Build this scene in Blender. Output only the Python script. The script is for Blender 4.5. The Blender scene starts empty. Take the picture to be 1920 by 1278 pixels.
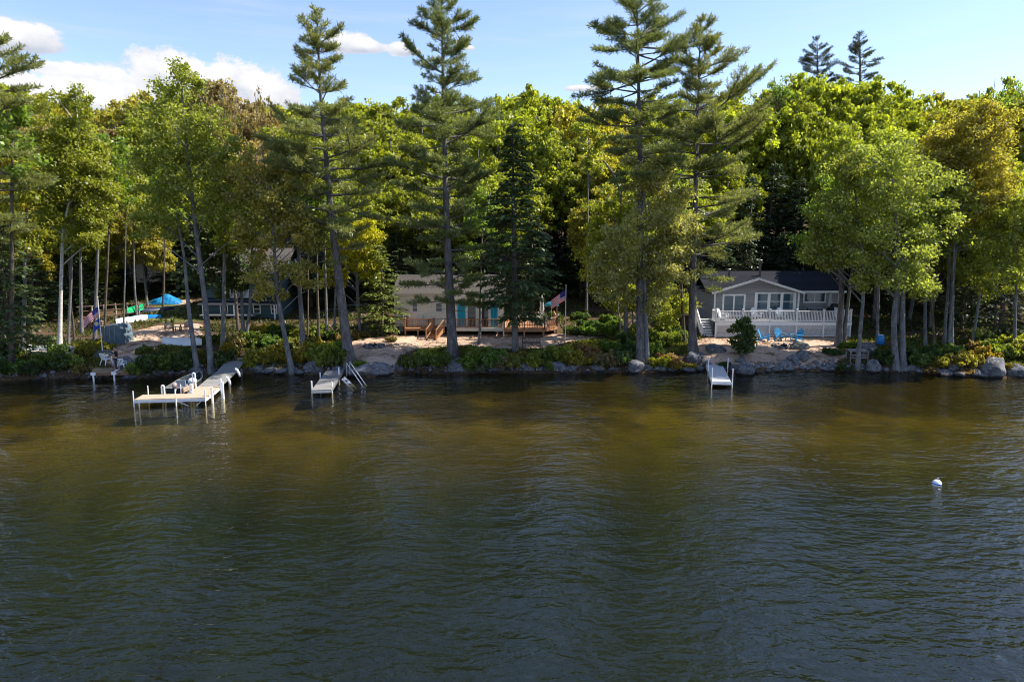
import bpy, bmesh, math, random
import numpy as np
from mathutils import Vector, Matrix, noise as mnoise
R = math.radians
SC = bpy.context.scene
COL = SC.collection
random.seed(7); RNG = np.random.default_rng(7)

# ------------------------------------------------------------------ camera geometry (metres; x right, y away, z up; lake level z = 0)
PITCH = R(9.0); CAMZ = 10.5; FPX = 1280.0
CP, SP = math.cos(PITCH), math.sin(PITCH)
def ray(px, py):
    u = (px-960)/FPX; v = (639-py)/FPX
    return u, CP+v*SP, -SP+v*CP
def atY(px, py, Y):
    dx, dy, dz = ray(px, py); t = Y/dy
    return Vector((t*dx, Y, CAMZ+t*dz))
def hitz(px, py, z=0.0):
    dx, dy, dz = ray(px, py); t = (z-CAMZ)/dz
    return Vector((t*dx, t*dy, z))
def proj(x, y, z):
    zz = z-CAMZ
    d = y*CP-zz*SP; up = y*SP+zz*CP
    return 960+FPX*x/d, 639-FPX*up/d

# ------------------------------------------------------------------ terrain
SHORE_PX = [(-200,716),(0,714),(60,711),(150,709),(245,712),(300,705),(350,703),(430,700),(480,700),(560,701),(600,703),(640,702),
            (690,709),(735,700),(760,698),(800,699),(860,700),(930,698),(1000,699),(1080,699),(1140,697),(1200,698),(1260,696),(1330,694),
            (1370,698),(1420,699),(1480,696),(1540,696),(1600,696),(1650,698),(1700,698),(1760,702),(1830,706),(1890,708),(1960,708),(2150,709)]
_sx, _sy = [], []
for a, b in SHORE_PX:
    p = hitz(a, b); _sx.append(p.x); _sy.append(p.y)
_sx = np.array(_sx); _sy = np.array(_sy)
_o = np.argsort(_sx); _sx = _sx[_o]; _sy = _sy[_o]
LS = [-400,-60,-40,-31,-23,-16,-9,-4,-1.2,0,0.5,1.5,3,8,14,20,32,45,60,80,110,200,400]
LZ = [-11,-11,-8.5,-5.2,-3.0,-1.8,-1.05,-.6,-.35,0,.35,.72,1.0,1.4,1.65,2.0,3.2,4.6,7.2,11.5,19,24,27]
def shoreY(x): return np.interp(x, _sx, _sy)
def gv(x, y):
    x = np.asarray(x, float); y = np.asarray(y, float)
    s = y-shoreY(x)
    z = np.interp(s, LS, LZ)
    n = .05*np.sin(x*1.7+np.sin(y*1.3)*1.4)*np.sin(y*1.9+1.1*np.sin(x*.9)) + .07*np.sin(x*.43+1.0)*np.sin(y*.37+.5)
    return z+n*np.clip(s/2.0, 0, 1)+ n*2.0*np.clip((-s-3)/6.0, 0, 1)
def g(x, y): return float(gv(x, y))
def hit(px, py):
    dx, dy, dz = ray(px, py); t = 25.0
    while t < 300:
        if CAMZ+t*dz <= g(t*dx, t*dy): break
        t += .1
    return Vector((t*dx, t*dy, g(t*dx, t*dy)))

# ------------------------------------------------------------------ materials
def nodes_of(name):
    m = bpy.data.materials.new(name); m.use_nodes = True
    return m, m.node_tree, m.node_tree.nodes['Principled BSDF']
def N(nt, t, **kw):
    n = nt.nodes.new(t)
    for k, v in kw.items(): setattr(n, k, v)
    return n
def mth(nt, op, a, b=None, c=None, clamp=False):
    n = nt.nodes.new('ShaderNodeMath'); n.operation = op; n.use_clamp = clamp
    for i, v in enumerate((a, b, c)):
        if v is None: continue
        if isinstance(v, (int, float)): n.inputs[i].default_value = v
        else: nt.links.new(v, n.inputs[i])
    return n.outputs[0]
def mixc(nt, f, a, b, blend='MIX'):
    n = nt.nodes.new('ShaderNodeMix'); n.data_type = 'RGBA'; n.blend_type = blend
    for s, v in ((n.inputs[0], f), (n.inputs[6], a), (n.inputs[7], b)):
        if isinstance(v, (int, float)): s.default_value = v
        elif isinstance(v, tuple): s.default_value = (*v[:3], 1)
        else: nt.links.new(v, s)
    return n.outputs[2]
def ramp(nt, f, lo, hi):
    n = nt.nodes.new('ShaderNodeMapRange'); n.interpolation_type = 'SMOOTHSTEP'
    nt.links.new(f, n.inputs[0]); n.inputs[1].default_value = lo; n.inputs[2].default_value = hi
    return n.outputs[0]
def noise_tex(nt, vec, scale, detail=4, rough=.55):
    n = nt.nodes.new('ShaderNodeTexNoise'); n.inputs['Scale'].default_value = scale
    n.inputs['Detail'].default_value = detail; n.inputs['Roughness'].default_value = rough
    if vec is not None: nt.links.new(vec, n.inputs['Vector'])
    return n.outputs['Fac']
def coords(nt, stretch=None, rnd=False):
    tc = nt.nodes.new('ShaderNodeTexCoord'); v = tc.outputs['Object']
    if rnd:
        oi = nt.nodes.new('ShaderNodeObjectInfo'); va = nt.nodes.new('ShaderNodeVectorMath'); va.operation = 'ADD'
        cb = nt.nodes.new('ShaderNodeCombineXYZ')
        for i in range(3): nt.links.new(mth(nt, 'MULTIPLY', oi.outputs['Random'], 37.0*(i+1)), cb.inputs[i])
        nt.links.new(v, va.inputs[0]); nt.links.new(cb.outputs[0], va.inputs[1]); v = va.outputs[0]
    if stretch:
        mp = nt.nodes.new('ShaderNodeMapping'); mp.inputs['Scale'].default_value = stretch
        nt.links.new(v, mp.inputs[0]); v = mp.outputs[0]
    return v
MATS = {}
def surf(name, c1, c2=None, scale=4, rough=.75, bump=0.0, stretch=None, spec=.3, lo=.35, hi=.65, metal=0, c3=None, rnd=False, bscale=None, wet=False):
    m, nt, b = nodes_of(name)
    b.inputs['Roughness'].default_value = rough; b.inputs['Specular IOR Level'].default_value = spec; b.inputs['Metallic'].default_value = metal
    v = coords(nt, stretch, rnd); f = noise_tex(nt, v, scale)
    c2 = c2 or tuple(x*.8 for x in c1)
    col = mixc(nt, ramp(nt, f, lo, hi), c1, c2)
    if c3:
        f3 = noise_tex(nt, v, scale*3.1, 6, .65)
        col = mixc(nt, ramp(nt, f3, .54, .68), col, c3)
    if wet:                                             # dark damp band just above the lake level
        ge = nt.nodes.new('ShaderNodeNewGeometry'); sz = nt.nodes.new('ShaderNodeSeparateXYZ'); nt.links.new(ge.outputs['Position'], sz.inputs[0])
        col = mixc(nt, ramp(nt, mth(nt, 'ADD', sz.outputs[2], mth(nt, 'MULTIPLY', mth(nt, 'SUBTRACT', f, .5), .3)), .20, .08), col, (.022,.021,.018))
    nt.links.new(col, b.inputs['Base Color'])
    if bump:
        bn = nt.nodes.new('ShaderNodeBump'); bn.inputs['Distance'].default_value = bump; bn.inputs['Strength'].default_value = 1
        nt.links.new(noise_tex(nt, v, bscale or scale*2, 6, .65), bn.inputs['Height']); nt.links.new(bn.outputs[0], b.inputs['Normal'])
    MATS[name] = m
    return m
def lapped(name, c1, c2, pitch, axis=2, depth=.012, rough=.85, scale=2.0):
    """boards or shingle courses of a given pitch: bump from a saw wave plus gentle colour variation per course"""
    m, nt, b = nodes_of(name); b.inputs['Roughness'].default_value = rough; b.inputs['Specular IOR Level'].default_value = .1
    tc = nt.nodes.new('ShaderNodeTexCoord'); sp = nt.nodes.new('ShaderNodeSeparateXYZ'); nt.links.new(tc.outputs['Object'], sp.inputs[0])
    saw = mth(nt, 'FRACT', mth(nt, 'DIVIDE', sp.outputs[axis], pitch))
    flo = mth(nt, 'FLOOR', mth(nt, 'DIVIDE', sp.outputs[axis], pitch))
    wn = nt.nodes.new('ShaderNodeTexWhiteNoise'); wn.noise_dimensions = '1D'; nt.links.new(flo, wn.inputs['W'])
    f = noise_tex(nt, tc.outputs['Object'], scale, 5, .6)
    k = mth(nt, 'ADD', mth(nt, 'MULTIPLY', wn.outputs[0], .45), mth(nt, 'MULTIPLY', f, .7))
    nt.links.new(mixc(nt, ramp(nt, k, .3, .8), c1, c2), b.inputs['Base Color'])
    bn = nt.nodes.new('ShaderNodeBump'); bn.inputs['Distance'].default_value = depth; bn.inputs['Strength'].default_value = 1
    nt.links.new(mth(nt, 'ADD', mth(nt, 'MULTIPLY', saw, -1.0), mth(nt, 'MULTIPLY', f, .5)), bn.inputs['Height'])
    nt.links.new(bn.outputs[0], b.inputs['Normal']); MATS[name] = m
    return m
def leaf_mat(name, trans=.60, gloss=.03, spread=.75, warm=(1.32, 1.42, .6)):
    m = bpy.data.materials.new(name); m.use_nodes = True; nt = m.node_tree; nt.nodes.clear()
    out = N(nt, 'ShaderNodeOutputMaterial'); oi = N(nt, 'ShaderNodeObjectInfo'); ge = N(nt, 'ShaderNodeNewGeometry')
    tc = N(nt, 'ShaderNodeTexCoord')
    big = noise_tex(nt, tc.outputs['Object'], .55, 3, .6)
    k = mth(nt, 'ADD', mth(nt, 'MULTIPLY', ge.outputs['Random Per Island'], spread), mth(nt, 'MULTIPLY', big, .7))
    k = mth(nt, 'ADD', k, 1.0-spread*.5-.35)
    kk = N(nt, 'ShaderNodeVectorMath', operation='SCALE'); nt.links.new(oi.outputs['Color'], kk.inputs[0]); nt.links.new(k, kk.inputs['Scale'])
    # a few leaves turn a warmer tone
    wn = N(nt, 'ShaderNodeTexWhiteNoise', noise_dimensions='1D'); nt.links.new(ge.outputs['Random Per Island'], wn.inputs['W'])
    col = mixc(nt, mth(nt, 'MULTIPLY', wn.outputs[0], .35), kk.outputs[0], mixc(nt, 1.0, kk.outputs[0], (1.35, 1.02, .55), 'MULTIPLY'))
    df = N(nt, 'ShaderNodeBsdfDiffuse'); tr = N(nt, 'ShaderNodeBsdfTranslucent'); gl = N(nt, 'ShaderNodeBsdfGlossy')
    gl.inputs['Roughness'].default_value = .45; gl.inputs['Color'].default_value = (.8, .85, .8, 1)
    nt.links.new(col, df.inputs['Color']); nt.links.new(mixc(nt, 1.0, col, tuple(warm), 'MULTIPLY'), tr.inputs['Color'])
    m1 = N(nt, 'ShaderNodeMixShader'); m1.inputs[0].default_value = trans
    nt.links.new(df.outputs[0], m1.inputs[1]); nt.links.new(tr.outputs[0], m1.inputs[2])
    m2 = N(nt, 'ShaderNodeMixShader'); m2.inputs[0].default_value = gloss
    nt.links.new(m1.outputs[0], m2.inputs[1]); nt.links.new(gl.outputs[0], m2.inputs[2]); nt.links.new(m2.outputs[0], out.inputs[0])
    MATS[name] = m
    return m

leaf_mat('broad_leaf'); leaf_mat('pine_needle', trans=.45, gloss=.05, spread=.6, warm=(1.35,1.3,.8)); leaf_mat('hemlock_needle', trans=.28, gloss=.04, spread=.7, warm=(1.1,1.1,.8))
surf('bark_grey', (.17,.165,.16), (.10,.098,.10), scale=3.5, rough=.9, bump=.03, stretch=(1,1,.35), c3=(.27,.285,.27))
surf('bark_pine', (.15,.135,.125), (.075,.066,.062), scale=3.2, rough=.95, bump=.05, stretch=(1,1,.3), c3=(.23,.235,.225))
surf('bark_brown', (.13,.10,.075), (.07,.053,.04), scale=4, rough=.95, bump=.04, stretch=(1,1,.3), c3=(.2,.19,.17))
surf('bark_birch', (.62,.60,.56), (.50,.47,.43), scale=3, rough=.8, bump=.01, stretch=(.5,.5,2.5), c3=(.13,.12,.11))
surf('twig_bark', (.13,.115,.10), (.08,.07,.06), scale=6, rough=.9)
surf('granite', (.17,.17,.18), (.075,.075,.08), scale=2.0, rough=.95, bump=.09, c3=(.36,.36,.35), rnd=True, bscale=5, wet=True)
surf('granite_mossy', (.16,.17,.15), (.07,.075,.06), scale=2.5, rough=.95, bump=.06, c3=(.30,.31,.29), rnd=True, bscale=5)
lapped('cream_siding', (.86,.78,.66), (.82,.73,.61), .17, depth=.02)
lapped('grey_shingle_wall', (.31,.31,.32), (.24,.24,.25), .13, depth=.015, scale=5)
lapped('teal_siding', (.075,.12,.135), (.06,.10,.115), .16, depth=.018)
lapped('tan_roof', (.095,.085,.075), (.06,.055,.05), .16, depth=.012, scale=5)
lapped('dark_roof', (.020,.022,.030), (.013,.014,.019), .16, depth=.012, scale=5)
lapped('cedar_boards', (.36,.19,.10), (.27,.13,.07), .14, axis=0, depth=.006, scale=4)
lapped('grey_planks', (.27,.265,.26), (.19,.185,.18), .15, axis=1, depth=.012, scale=4)
lapped('beige_planks', (.46,.35,.26), (.40,.30,.22), .15, axis=0, depth=.008, scale=3)
lapped('brown_planks', (.36,.25,.15), (.24,.17,.10), .15, axis=0, depth=.012, scale=4)
surf('cedar', (.40,.21,.11), (.30,.15,.08), scale=6, rough=.75, stretch=(1,1,.3))
surf('grey_wood', (.27,.26,.25), (.18,.175,.17), scale=6, rough=.85)
surf('brown_wood', (.20,.12,.07), (.13,.08,.05), scale=6, rough=.8)
surf('bleached_wood', (.42,.37,.31), (.3,.26,.22), scale=5, rough=.85)
surf('white_paint', (.78,.78,.78), (.70,.70,.71), scale=2, rough=.5)
surf('white_plastic', (.80,.81,.83), (.74,.75,.78), scale=2, rough=.35, spec=.5)
surf('cream_paint', (.68,.60,.51), (.62,.55,.46), scale=2, rough=.6)
surf('blue_paint', (.05,.28,.52), (.04,.23,.45), scale=3, rough=.5)
surf('white_metal', (.75,.75,.76), (.66,.66,.68), scale=3, rough=.35, spec=.5)
surf('aluminium', (.55,.56,.57), (.45,.46,.47), scale=3, rough=.38, metal=.8)
surf('galvanised', (.52,.53,.54), (.42,.43,.44), scale=3, rough=.45, metal=.6)
surf('black_iron', (.018,.018,.02), (.03,.028,.027), scale=8, rough=.5)
surf('black_cover', (.014,.014,.016), (.02,.02,.022), scale=4, rough=.7, bump=.02)
surf('dark_green_hull', (.035,.05,.045), (.028,.04,.036), scale=3, rough=.4, spec=.5)
surf('green_grey_liner', (.13,.155,.15), (.10,.12,.115), scale=3, rough=.6)
surf('grey_vinyl', (.28,.30,.33), (.22,.24,.27), scale=3, rough=.6)
surf('deep_teal', (.012,.13,.18), (.01,.10,.14), scale=3, rough=.8)
surf('red_brown_cowl', (.36,.30,.28), (.22,.15,.13), scale=3, rough=.4)
surf('concrete', (.34,.33,.31), (.25,.245,.23), scale=4, rough=.9, bump=.01)
surf('grey_tarp', (.12,.175,.21), (.08,.12,.15), scale=2, rough=.6, bump=.05)
surf('blue_tarp', (.012,.22,.48), (.01,.16,.38), scale=2, rough=.5, bump=.06)
surf('orange_plastic', (.75,.09,.02), (.62,.07,.015), scale=3, rough=.4, spec=.5)
surf('green_plastic', (.01,.36,.14), (.01,.30,.11), scale=3, rough=.4, spec=.5)
surf('navy_plastic', (.015,.025,.07), (.012,.02,.055), scale=3, rough=.4, spec=.5)
surf('sky_blue_plastic', (.01,.22,.55), (.01,.18,.46), scale=3, rough=.4, spec=.5)
surf('white_gelcoat', (.72,.74,.76), (.62,.64,.66), scale=2, rough=.35, spec=.5)
surf('canvas_grey', (.40,.40,.37), (.32,.32,.30), scale=3, rough=.9, bump=.03)
surf('canvas_white', (.66,.62,.55), (.58,.54,.48), scale=3, rough=.9, bump=.03)
def cloth(name, c):
    m, nt, b = nodes_of(name); nt.nodes.remove(b); o = nt.nodes['Material Output']; d = N(nt, 'ShaderNodeBsdfDiffuse'); t = N(nt, 'ShaderNodeBsdfTranslucent'); x = N(nt, 'ShaderNodeMixShader'); x.inputs[0].default_value = .45
    v = coords(nt); col = mixc(nt, ramp(nt, noise_tex(nt, v, 5), .3, .7), c, tuple(q*.88 for q in c))
    for s_ in (d, t): nt.links.new(col, s_.inputs['Color'])
    nt.links.new(d.outputs[0], x.inputs[1]); nt.links.new(t.outputs[0], x.inputs[2]); nt.links.new(x.outputs[0], o.inputs[0]); MATS[name] = m
cloth('flag_red', (.62,.02,.05)); cloth('flag_white', (.85,.84,.84)); cloth('flag_blue', (.03,.035,.26))
surf('state_blue', (.01,.06,.42), (.01,.05,.36), scale=3, rough=.8)
surf('gold_seal', (.62,.52,.30), (.5,.42,.22), scale=9, rough=.7)
surf('teal_curtain', (.02,.36,.50), (.015,.28,.42), scale=3, rough=.85, stretch=(4,1,.3))
surf('skin', (.46,.28,.20), (.42,.25,.18), scale=6, rough=.6)
surf('black_cloth', (.016,.015,.018), (.022,.02,.024), scale=8, rough=.9)
surf('navy_cloth', (.03,.032,.06), (.024,.026,.05), scale=8, rough=.9)
surf('dark_hair', (.022,.016,.012), (.03,.02,.015), scale=12, rough=.6)
surf('buoy_blue', (.02,.10,.55), (.02,.09,.5), scale=3, rough=.4)
surf('car_paint', (.03,.06,.07), (.025,.05,.06), scale=1, rough=.25, spec=.6)
surf('silver_paint', (.30,.33,.34), (.26,.29,.30), scale=1, rough=.3, spec=.6)
surf('rubber', (.015,.015,.015), (.02,.02,.02), scale=8, rough=.85)
surf('firewood', (.30,.20,.13), (.16,.11,.075), scale=5, rough=.9, bump=.02)
surf('rust_brown', (.22,.06,.025), (.15,.04,.02), scale=5, rough=.9, bump=.02)
surf('clay', (.36,.16,.09), (.3,.13,.07), scale=4, rough=.8)
def glass(name, col, rough=.06):
    m, nt, b = nodes_of(name); b.inputs['Base Color'].default_value = (*col, 1); b.inputs['Roughness'].default_value = rough
    b.inputs['Specular IOR Level'].default_value = .8; MATS[name] = m
glass('window_glass', (.012,.016,.022)); glass('blue_glass', (.03,.075,.11)); glass('car_glass', (.01,.013,.015))

# ------------------------------------------------------------------ mesh builder
class MB:
    def __init__(s): s.v = []; s.f = []; s.m = []; s.mi = 0
    def add(s, vs, fs):
        o = len(s.v); s.v += [tuple(p) for p in vs]
        for f in fs: s.f.append(tuple(i+o for i in f)); s.m.append(s.mi)
    def box(s, x0, x1, y0, y1, z0, z1):
        vs = [(x, y, z) for z in (z0, z1) for y in (y0, y1) for x in (x0, x1)]
        s.add(vs, [(0,2,3,1),(4,5,7,6),(0,1,5,4),(2,6,7,3),(0,4,6,2),(1,3,7,5)])
        return s
    def bar(s, a, b, w, h=None, up=(0,0,1)):
        a = Vector(a); b = Vector(b); h = h or w; d = (b-a).normalized(); u = Vector(up)
        if abs(d.dot(u)) > .98: u = Vector((0,1,0))
        sd = d.cross(u).normalized()*w/2; up2 = sd.cross(d).normalized()*h/2
        vs = [p+i*sd+j*up2 for p in (a, b) for i, j in ((-1,-1),(1,-1),(1,1),(-1,1))]
        s.add(vs, [(0,1,2,3),(7,6,5,4),(0,4,5,1),(1,5,6,2),(2,6,7,3),(3,7,4,0)])
        return s
    def tube(s, pts, rad, n=8, cap=True, jit=0):
        pts = [Vector(p) for p in pts]
        if isinstance(rad, (int, float)): rad = [rad]*len(pts)
        o = len(s.v); ref = None
        for i, p in enumerate(pts):
            d = (pts[min(i+1, len(pts)-1)]-pts[max(i-1, 0)]).normalized()
            if ref is None:
                ref = Vector((1,0,0)) if abs(d.x) < .9 else Vector((0,1,0))
            a = (ref-d*ref.dot(d)).normalized(); ref = a; b = d.cross(a)
            for k in range(n):
                t = 2*math.pi*k/n; r = rad[i]*(1+jit*(random.random()-.5))
                s.v.append(tuple(p+a*(math.cos(t)*r)+b*(math.sin(t)*r)))
        for i in range(len(pts)-1):
            for k in range(n):
                s.f.append((o+i*n+k, o+i*n+(k+1)%n, o+(i+1)*n+(k+1)%n, o+(i+1)*n+k)); s.m.append(s.mi)
        if cap:
            s.f.append(tuple(o+k for k in reversed(range(n)))); s.m.append(s.mi)
            s.f.append(tuple(o+(len(pts)-1)*n+k for k in range(n))); s.m.append(s.mi)
        return s
    def lathe(s, prof, c=(0,0,0), n=16, sx=1, sy=1):
        o = len(s.v)
        for r, z in prof:
            for k in range(n):
                t = 2*math.pi*k/n; s.v.append((c[0]+r*math.cos(t)*sx, c[1]+r*math.sin(t)*sy, c[2]+z))
        for i in range(len(prof)-1):
            for k in range(n):
                s.f.append((o+i*n+k, o+i*n+(k+1)%n, o+(i+1)*n+(k+1)%n, o+(i+1)*n+k)); s.m.append(s.mi)
        s.f.append(tuple(o+k for k in reversed(range(n)))); s.m.append(s.mi)
        s.f.append(tuple(o+(len(prof)-1)*n+k for k in range(n))); s.m.append(s.mi)
        return s
    def prism(s, poly, d):
        """polygon (3-d points, any plane) pushed along vector d"""
        d = Vector(d); a = [Vector(p) for p in poly]; n = len(a); o = len(s.v)
        nrm = Vector((0,0,0))
        for i in range(n): nrm += a[i].cross(a[(i+1) % n])
        if nrm.dot(d) > 0: a.reverse()
        s.v += [tuple(p) for p in a]+[tuple(p+d) for p in a]
        s.f.append(tuple(range(o, o+n))); s.m.append(s.mi)
        s.f.append(tuple(o+n+i for i in reversed(range(n)))); s.m.append(s.mi)
        for i in range(n):
            j = (i+1) % n; s.f.append((o+i, o+n+i, o+n+j, o+j)); s.m.append(s.mi)
        return s
    def build(s, name, mats, parent=None, smooth=False, world=True):
        me = bpy.data.meshes.new(name); off = Vector((0,0,0))
        if parent is not None and world:
            q = parent
            while q is not None: off += q.location; q = q.parent
        me.from_pydata([(x-off.x, y-off.y, z-off.z) for x, y, z in s.v], [], s.f); me.validate()
        if not isinstance(mats, (list, tuple)): mats = [mats]
        for m in mats: me.materials.append(MATS[m] if isinstance(m, str) else m)
        if len(mats) > 1 and len(me.polygons) == len(s.m): me.polygons.foreach_set('material_index', s.m)
        if smooth: me.polygons.foreach_set('use_smooth', [True]*len(me.polygons))
        me.update()
        return link(name, me, parent)
def link(name, me, parent=None):
    o = bpy.data.objects.new(name, me); COL.objects.link(o)
    if parent is not None: o.parent = parent
    return o
def tag(o, label=None, cat=None, group=None, kind=None):
    for k, v in (('label', label), ('category', cat), ('group', group), ('kind', kind)):
        if v: o[k] = v
    return o
def thing(name, label, cat, loc=(0,0,0), rotz=0, group=None):
    o = bpy.data.objects.new(name, None); COL.objects.link(o); o.location = loc; o.rotation_euler = (0, 0, rotz); o.empty_display_size = .3
    return tag(o, label, cat, group)
def dup(o, loc=None, rotz=None, label=None, group=None, scale=None, parent=None):
    c = o.copy(); COL.objects.link(c)
    if parent is not None: c.parent = parent
    if loc is not None: c.location = loc
    if rotz is not None: c.rotation_euler = (0, 0, rotz)
    if scale is not None: c.scale = scale
    if label: c['label'] = label
    if group: c['group'] = group
    for ch in list(o.children): dup(ch, parent=c)
    return c
_LAB = {}
def later(o, base, px):
    """collect look-alike labels; finish_labels() tells them apart by their order along the shore"""
    _LAB.setdefault(base, []).append((px, o))
ORD = ['first','second','third','fourth','fifth','sixth','seventh','eighth','ninth','tenth','eleventh','twelfth','thirteenth','fourteenth','fifteenth']
def finish_labels():
    for base, lst in _LAB.items():
        lst.sort(key=lambda t: t[0]); n = len(lst)
        for i, (px, o) in enumerate(lst):
            if n == 1: o['label'] = base
            elif n == 2: o['label'] = base+(', the left one of two' if i == 0 else ', the right one of two')
            elif i == n-1: o['label'] = base+', rightmost of these'
            else: o['label'] = base+', %s from left' % ORD[min(i, 14)]
WAVE = 1.0
# ------------------------------------------------------------------ camera, sun, sky
cam = bpy.data.cameras.new('camera'); cam.sensor_width = 36; cam.lens = 24.0; cam.clip_end = 3000; cam.clip_start = .5
cobj = bpy.data.objects.new('camera', cam); COL.objects.link(cobj); cobj.location = (0,0,CAMZ); cobj.rotation_euler = (R(90)-PITCH, 0, 0)
SC.camera = cobj
SUN_EL, SUN_AZ = R(47), R(81)            # azimuth from +Y (away) towards +X (right)
tosun = Vector((math.sin(SUN_AZ)*math.cos(SUN_EL), math.cos(SUN_AZ)*math.cos(SUN_EL), math.sin(SUN_EL)))
sl = bpy.data.lights.new('sun', 'SUN'); sl.energy = 5.0; sl.angle = R(.5); sl.color = (1.0, .93, .82)
so = bpy.data.objects.new('sun', sl); COL.objects.link(so); so.rotation_euler = tosun.to_track_quat('Z', 'Y').to_euler(); so.location = (60, 60, 90)
W = bpy.data.worlds.new('World'); SC.world = W; W.use_nodes = True
wt = W.node_tree; wt.nodes.clear()
wo = N(wt, 'ShaderNodeOutputWorld'); bg = N(wt, 'ShaderNodeBackground'); sky = N(wt, 'ShaderNodeTexSky', sky_type='NISHITA')
sky.sun_disc = False; sky.sun_elevation = SUN_EL; sky.sun_rotation = SUN_AZ; sky.altitude = 200; sky.air_density = 1.0; sky.dust_density = .2; sky.ozone_density = 1.6
bg.inputs['Strength'].default_value = .127
tc = N(wt, 'ShaderNodeTexCoord'); sp = N(wt, 'ShaderNodeSeparateXYZ'); wt.links.new(tc.outputs['Generated'], sp.inputs[0])
az = mth(wt, 'ARCTAN2', sp.outputs[0], sp.outputs[1]); el = mth(wt, 'ARCSINE', sp.outputs[2])
mp = N(wt, 'ShaderNodeCombineXYZ'); wt.links.new(az, mp.inputs[0]); wt.links.new(mth(wt, 'MULTIPLY', el, 1.5), mp.inputs[1])
n1 = noise_tex(wt, mp.outputs[0], 13, 8, .62); n2 = noise_tex(wt, mp.outputs[0], 34, 6, .62)
def azel(px, py):
    d = Vector(ray(px, py)).normalized(); return math.atan2(d.x, d.y), math.asin(d.z)
# cumulus heaps: centre (px), half width, half height above the centre line, flat base below
CLOUDS = [(40,82,105,52),(-30,75,90,50),(110,135,70,25),(60,185,190,60),(190,165,110,48),(330,170,115,78),(440,165,85,62),(500,190,70,60),(240,215,330,60),
          (655,88,58,34),(690,92,40,22),(760,98,36,22),(880,92,12,8),(1090,168,40,10)]
acc = None; shade = None
for cx, cy, hw, hh in CLOUDS:
    a0, e0 = azel(cx, cy); a1, _ = azel(cx+hw, cy); _, e1 = azel(cx, cy-hh)
    da = mth(wt, 'DIVIDE', mth(wt, 'SUBTRACT', az, a0), a1-a0)
    de = mth(wt, 'DIVIDE', mth(wt, 'SUBTRACT', el, e0), e1-e0)
    deb = mth(wt, 'MAXIMUM', de, mth(wt, 'MULTIPLY', de, -2.2))
    r = mth(wt, 'SUBTRACT', 1.0, mth(wt, 'ADD', mth(wt, 'MULTIPLY', da, da), mth(wt, 'MULTIPLY', deb, deb)))
    acc = r if acc is None else mth(wt, 'MAXIMUM', acc, r)
    lit = mth(wt, 'MULTIPLY', mth(wt, 'MAXIMUM', r, 0.0), de)
    shade = lit if shade is None else mth(wt, 'ADD', shade, lit)
val = mth(wt, 'ADD', mth(wt, 'MAXIMUM', acc, -2.0), mth(wt, 'ADD', mth(wt, 'MULTIPLY', mth(wt, 'SUBTRACT', n1, .5), 2.6), mth(wt, 'MULTIPLY', mth(wt, 'SUBTRACT', n2, .5), 1.8)))
mask = ramp(wt, val, .0, .4)
tone = mth(wt, 'ADD', mth(wt, 'MULTIPLY', shade, .9), mth(wt, 'ADD', mth(wt, 'MULTIPLY', n2, .9), mth(wt, 'MULTIPLY', n1, .7)))
ccol = mixc(wt, ramp(wt, tone, .45, 1.25), (2.3, 2.5, 3.0), (4.05, 4.05, 4.1))
# thin high veil and a short contrail
hz = N(wt, 'ShaderNodeMapping'); hz.inputs['Scale'].default_value = (2.2, 16, 1); wt.links.new(mp.outputs[0], hz.inputs[0])
veil = mth(wt, 'MULTIPLY', ramp(wt, noise_tex(wt, hz.outputs[0], 2.0, 6, .6), .45, .85), .32)
skyv = mixc(wt, 1.0, mixc(wt, veil, sky.outputs[0], (3.6, 3.9, 4.3)), (.95, .91, 1.0), 'MULTIPLY')
wt.links.new(mixc(wt, mask, skyv, ccol), bg.inputs['Color']); wt.links.new(bg.outputs[0], wo.inputs[0])
SC.view_settings.view_transform = 'Standard'; SC.view_settings.look = 'None'; SC.view_settings.exposure = 1.0; SC.view_settings.gamma = 1.0
SC.render.engine = 'CYCLES'
cy = SC.cycles; cy.max_bounces = 7; cy.diffuse_bounces = 3; cy.glossy_bounces = 3; cy.transmission_bounces = 4; cy.transparent_max_bounces = 8
cy.caustics_reflective = False; cy.caustics_refractive = False; cy.use_adaptive_sampling = False; cy.filter_width = 1.0; cy.sample_clamp_indirect = 6

# ------------------------------------------------------------------ ground sheet (land and lake bed in one)
def axis(parts):
    o = []
    for a, b, st in parts: o += list(np.arange(a, b, st))
    return np.array(o)
gx = axis([(-320,-60,20),(-60,-48,2),(-48,48,.4),(48,60,2),(60,321,20)])
gy = axis([(-300,-40,20),(-40,36,2),(36,68,.3),(68,120,1.5),(120,421,12)])
GX, GY = np.meshgrid(gx, gy); GZ = gv(GX, GY)
ny, nx = GX.shape
me = bpy.data.meshes.new('ground'); me.vertices.add(nx*ny)
me.vertices.foreach_set('co', np.stack([GX, GY, GZ], -1).astype(np.float32).ravel())
ii = np.arange(nx*ny).reshape(ny, nx)
q = np.stack([ii[:-1,:-1], ii[:-1,1:], ii[1:,1:], ii[1:,:-1]], -1).reshape(-1, 4)
me.loops.add(q.size); me.polygons.add(len(q)); me.loops.foreach_set('vertex_index', q.ravel().astype(np.int32))
me.polygons.foreach_set('loop_start', np.arange(0, q.size, 4, dtype=np.int32)); me.polygons.foreach_set('use_smooth', [True]*len(q)); me.update()
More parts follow.
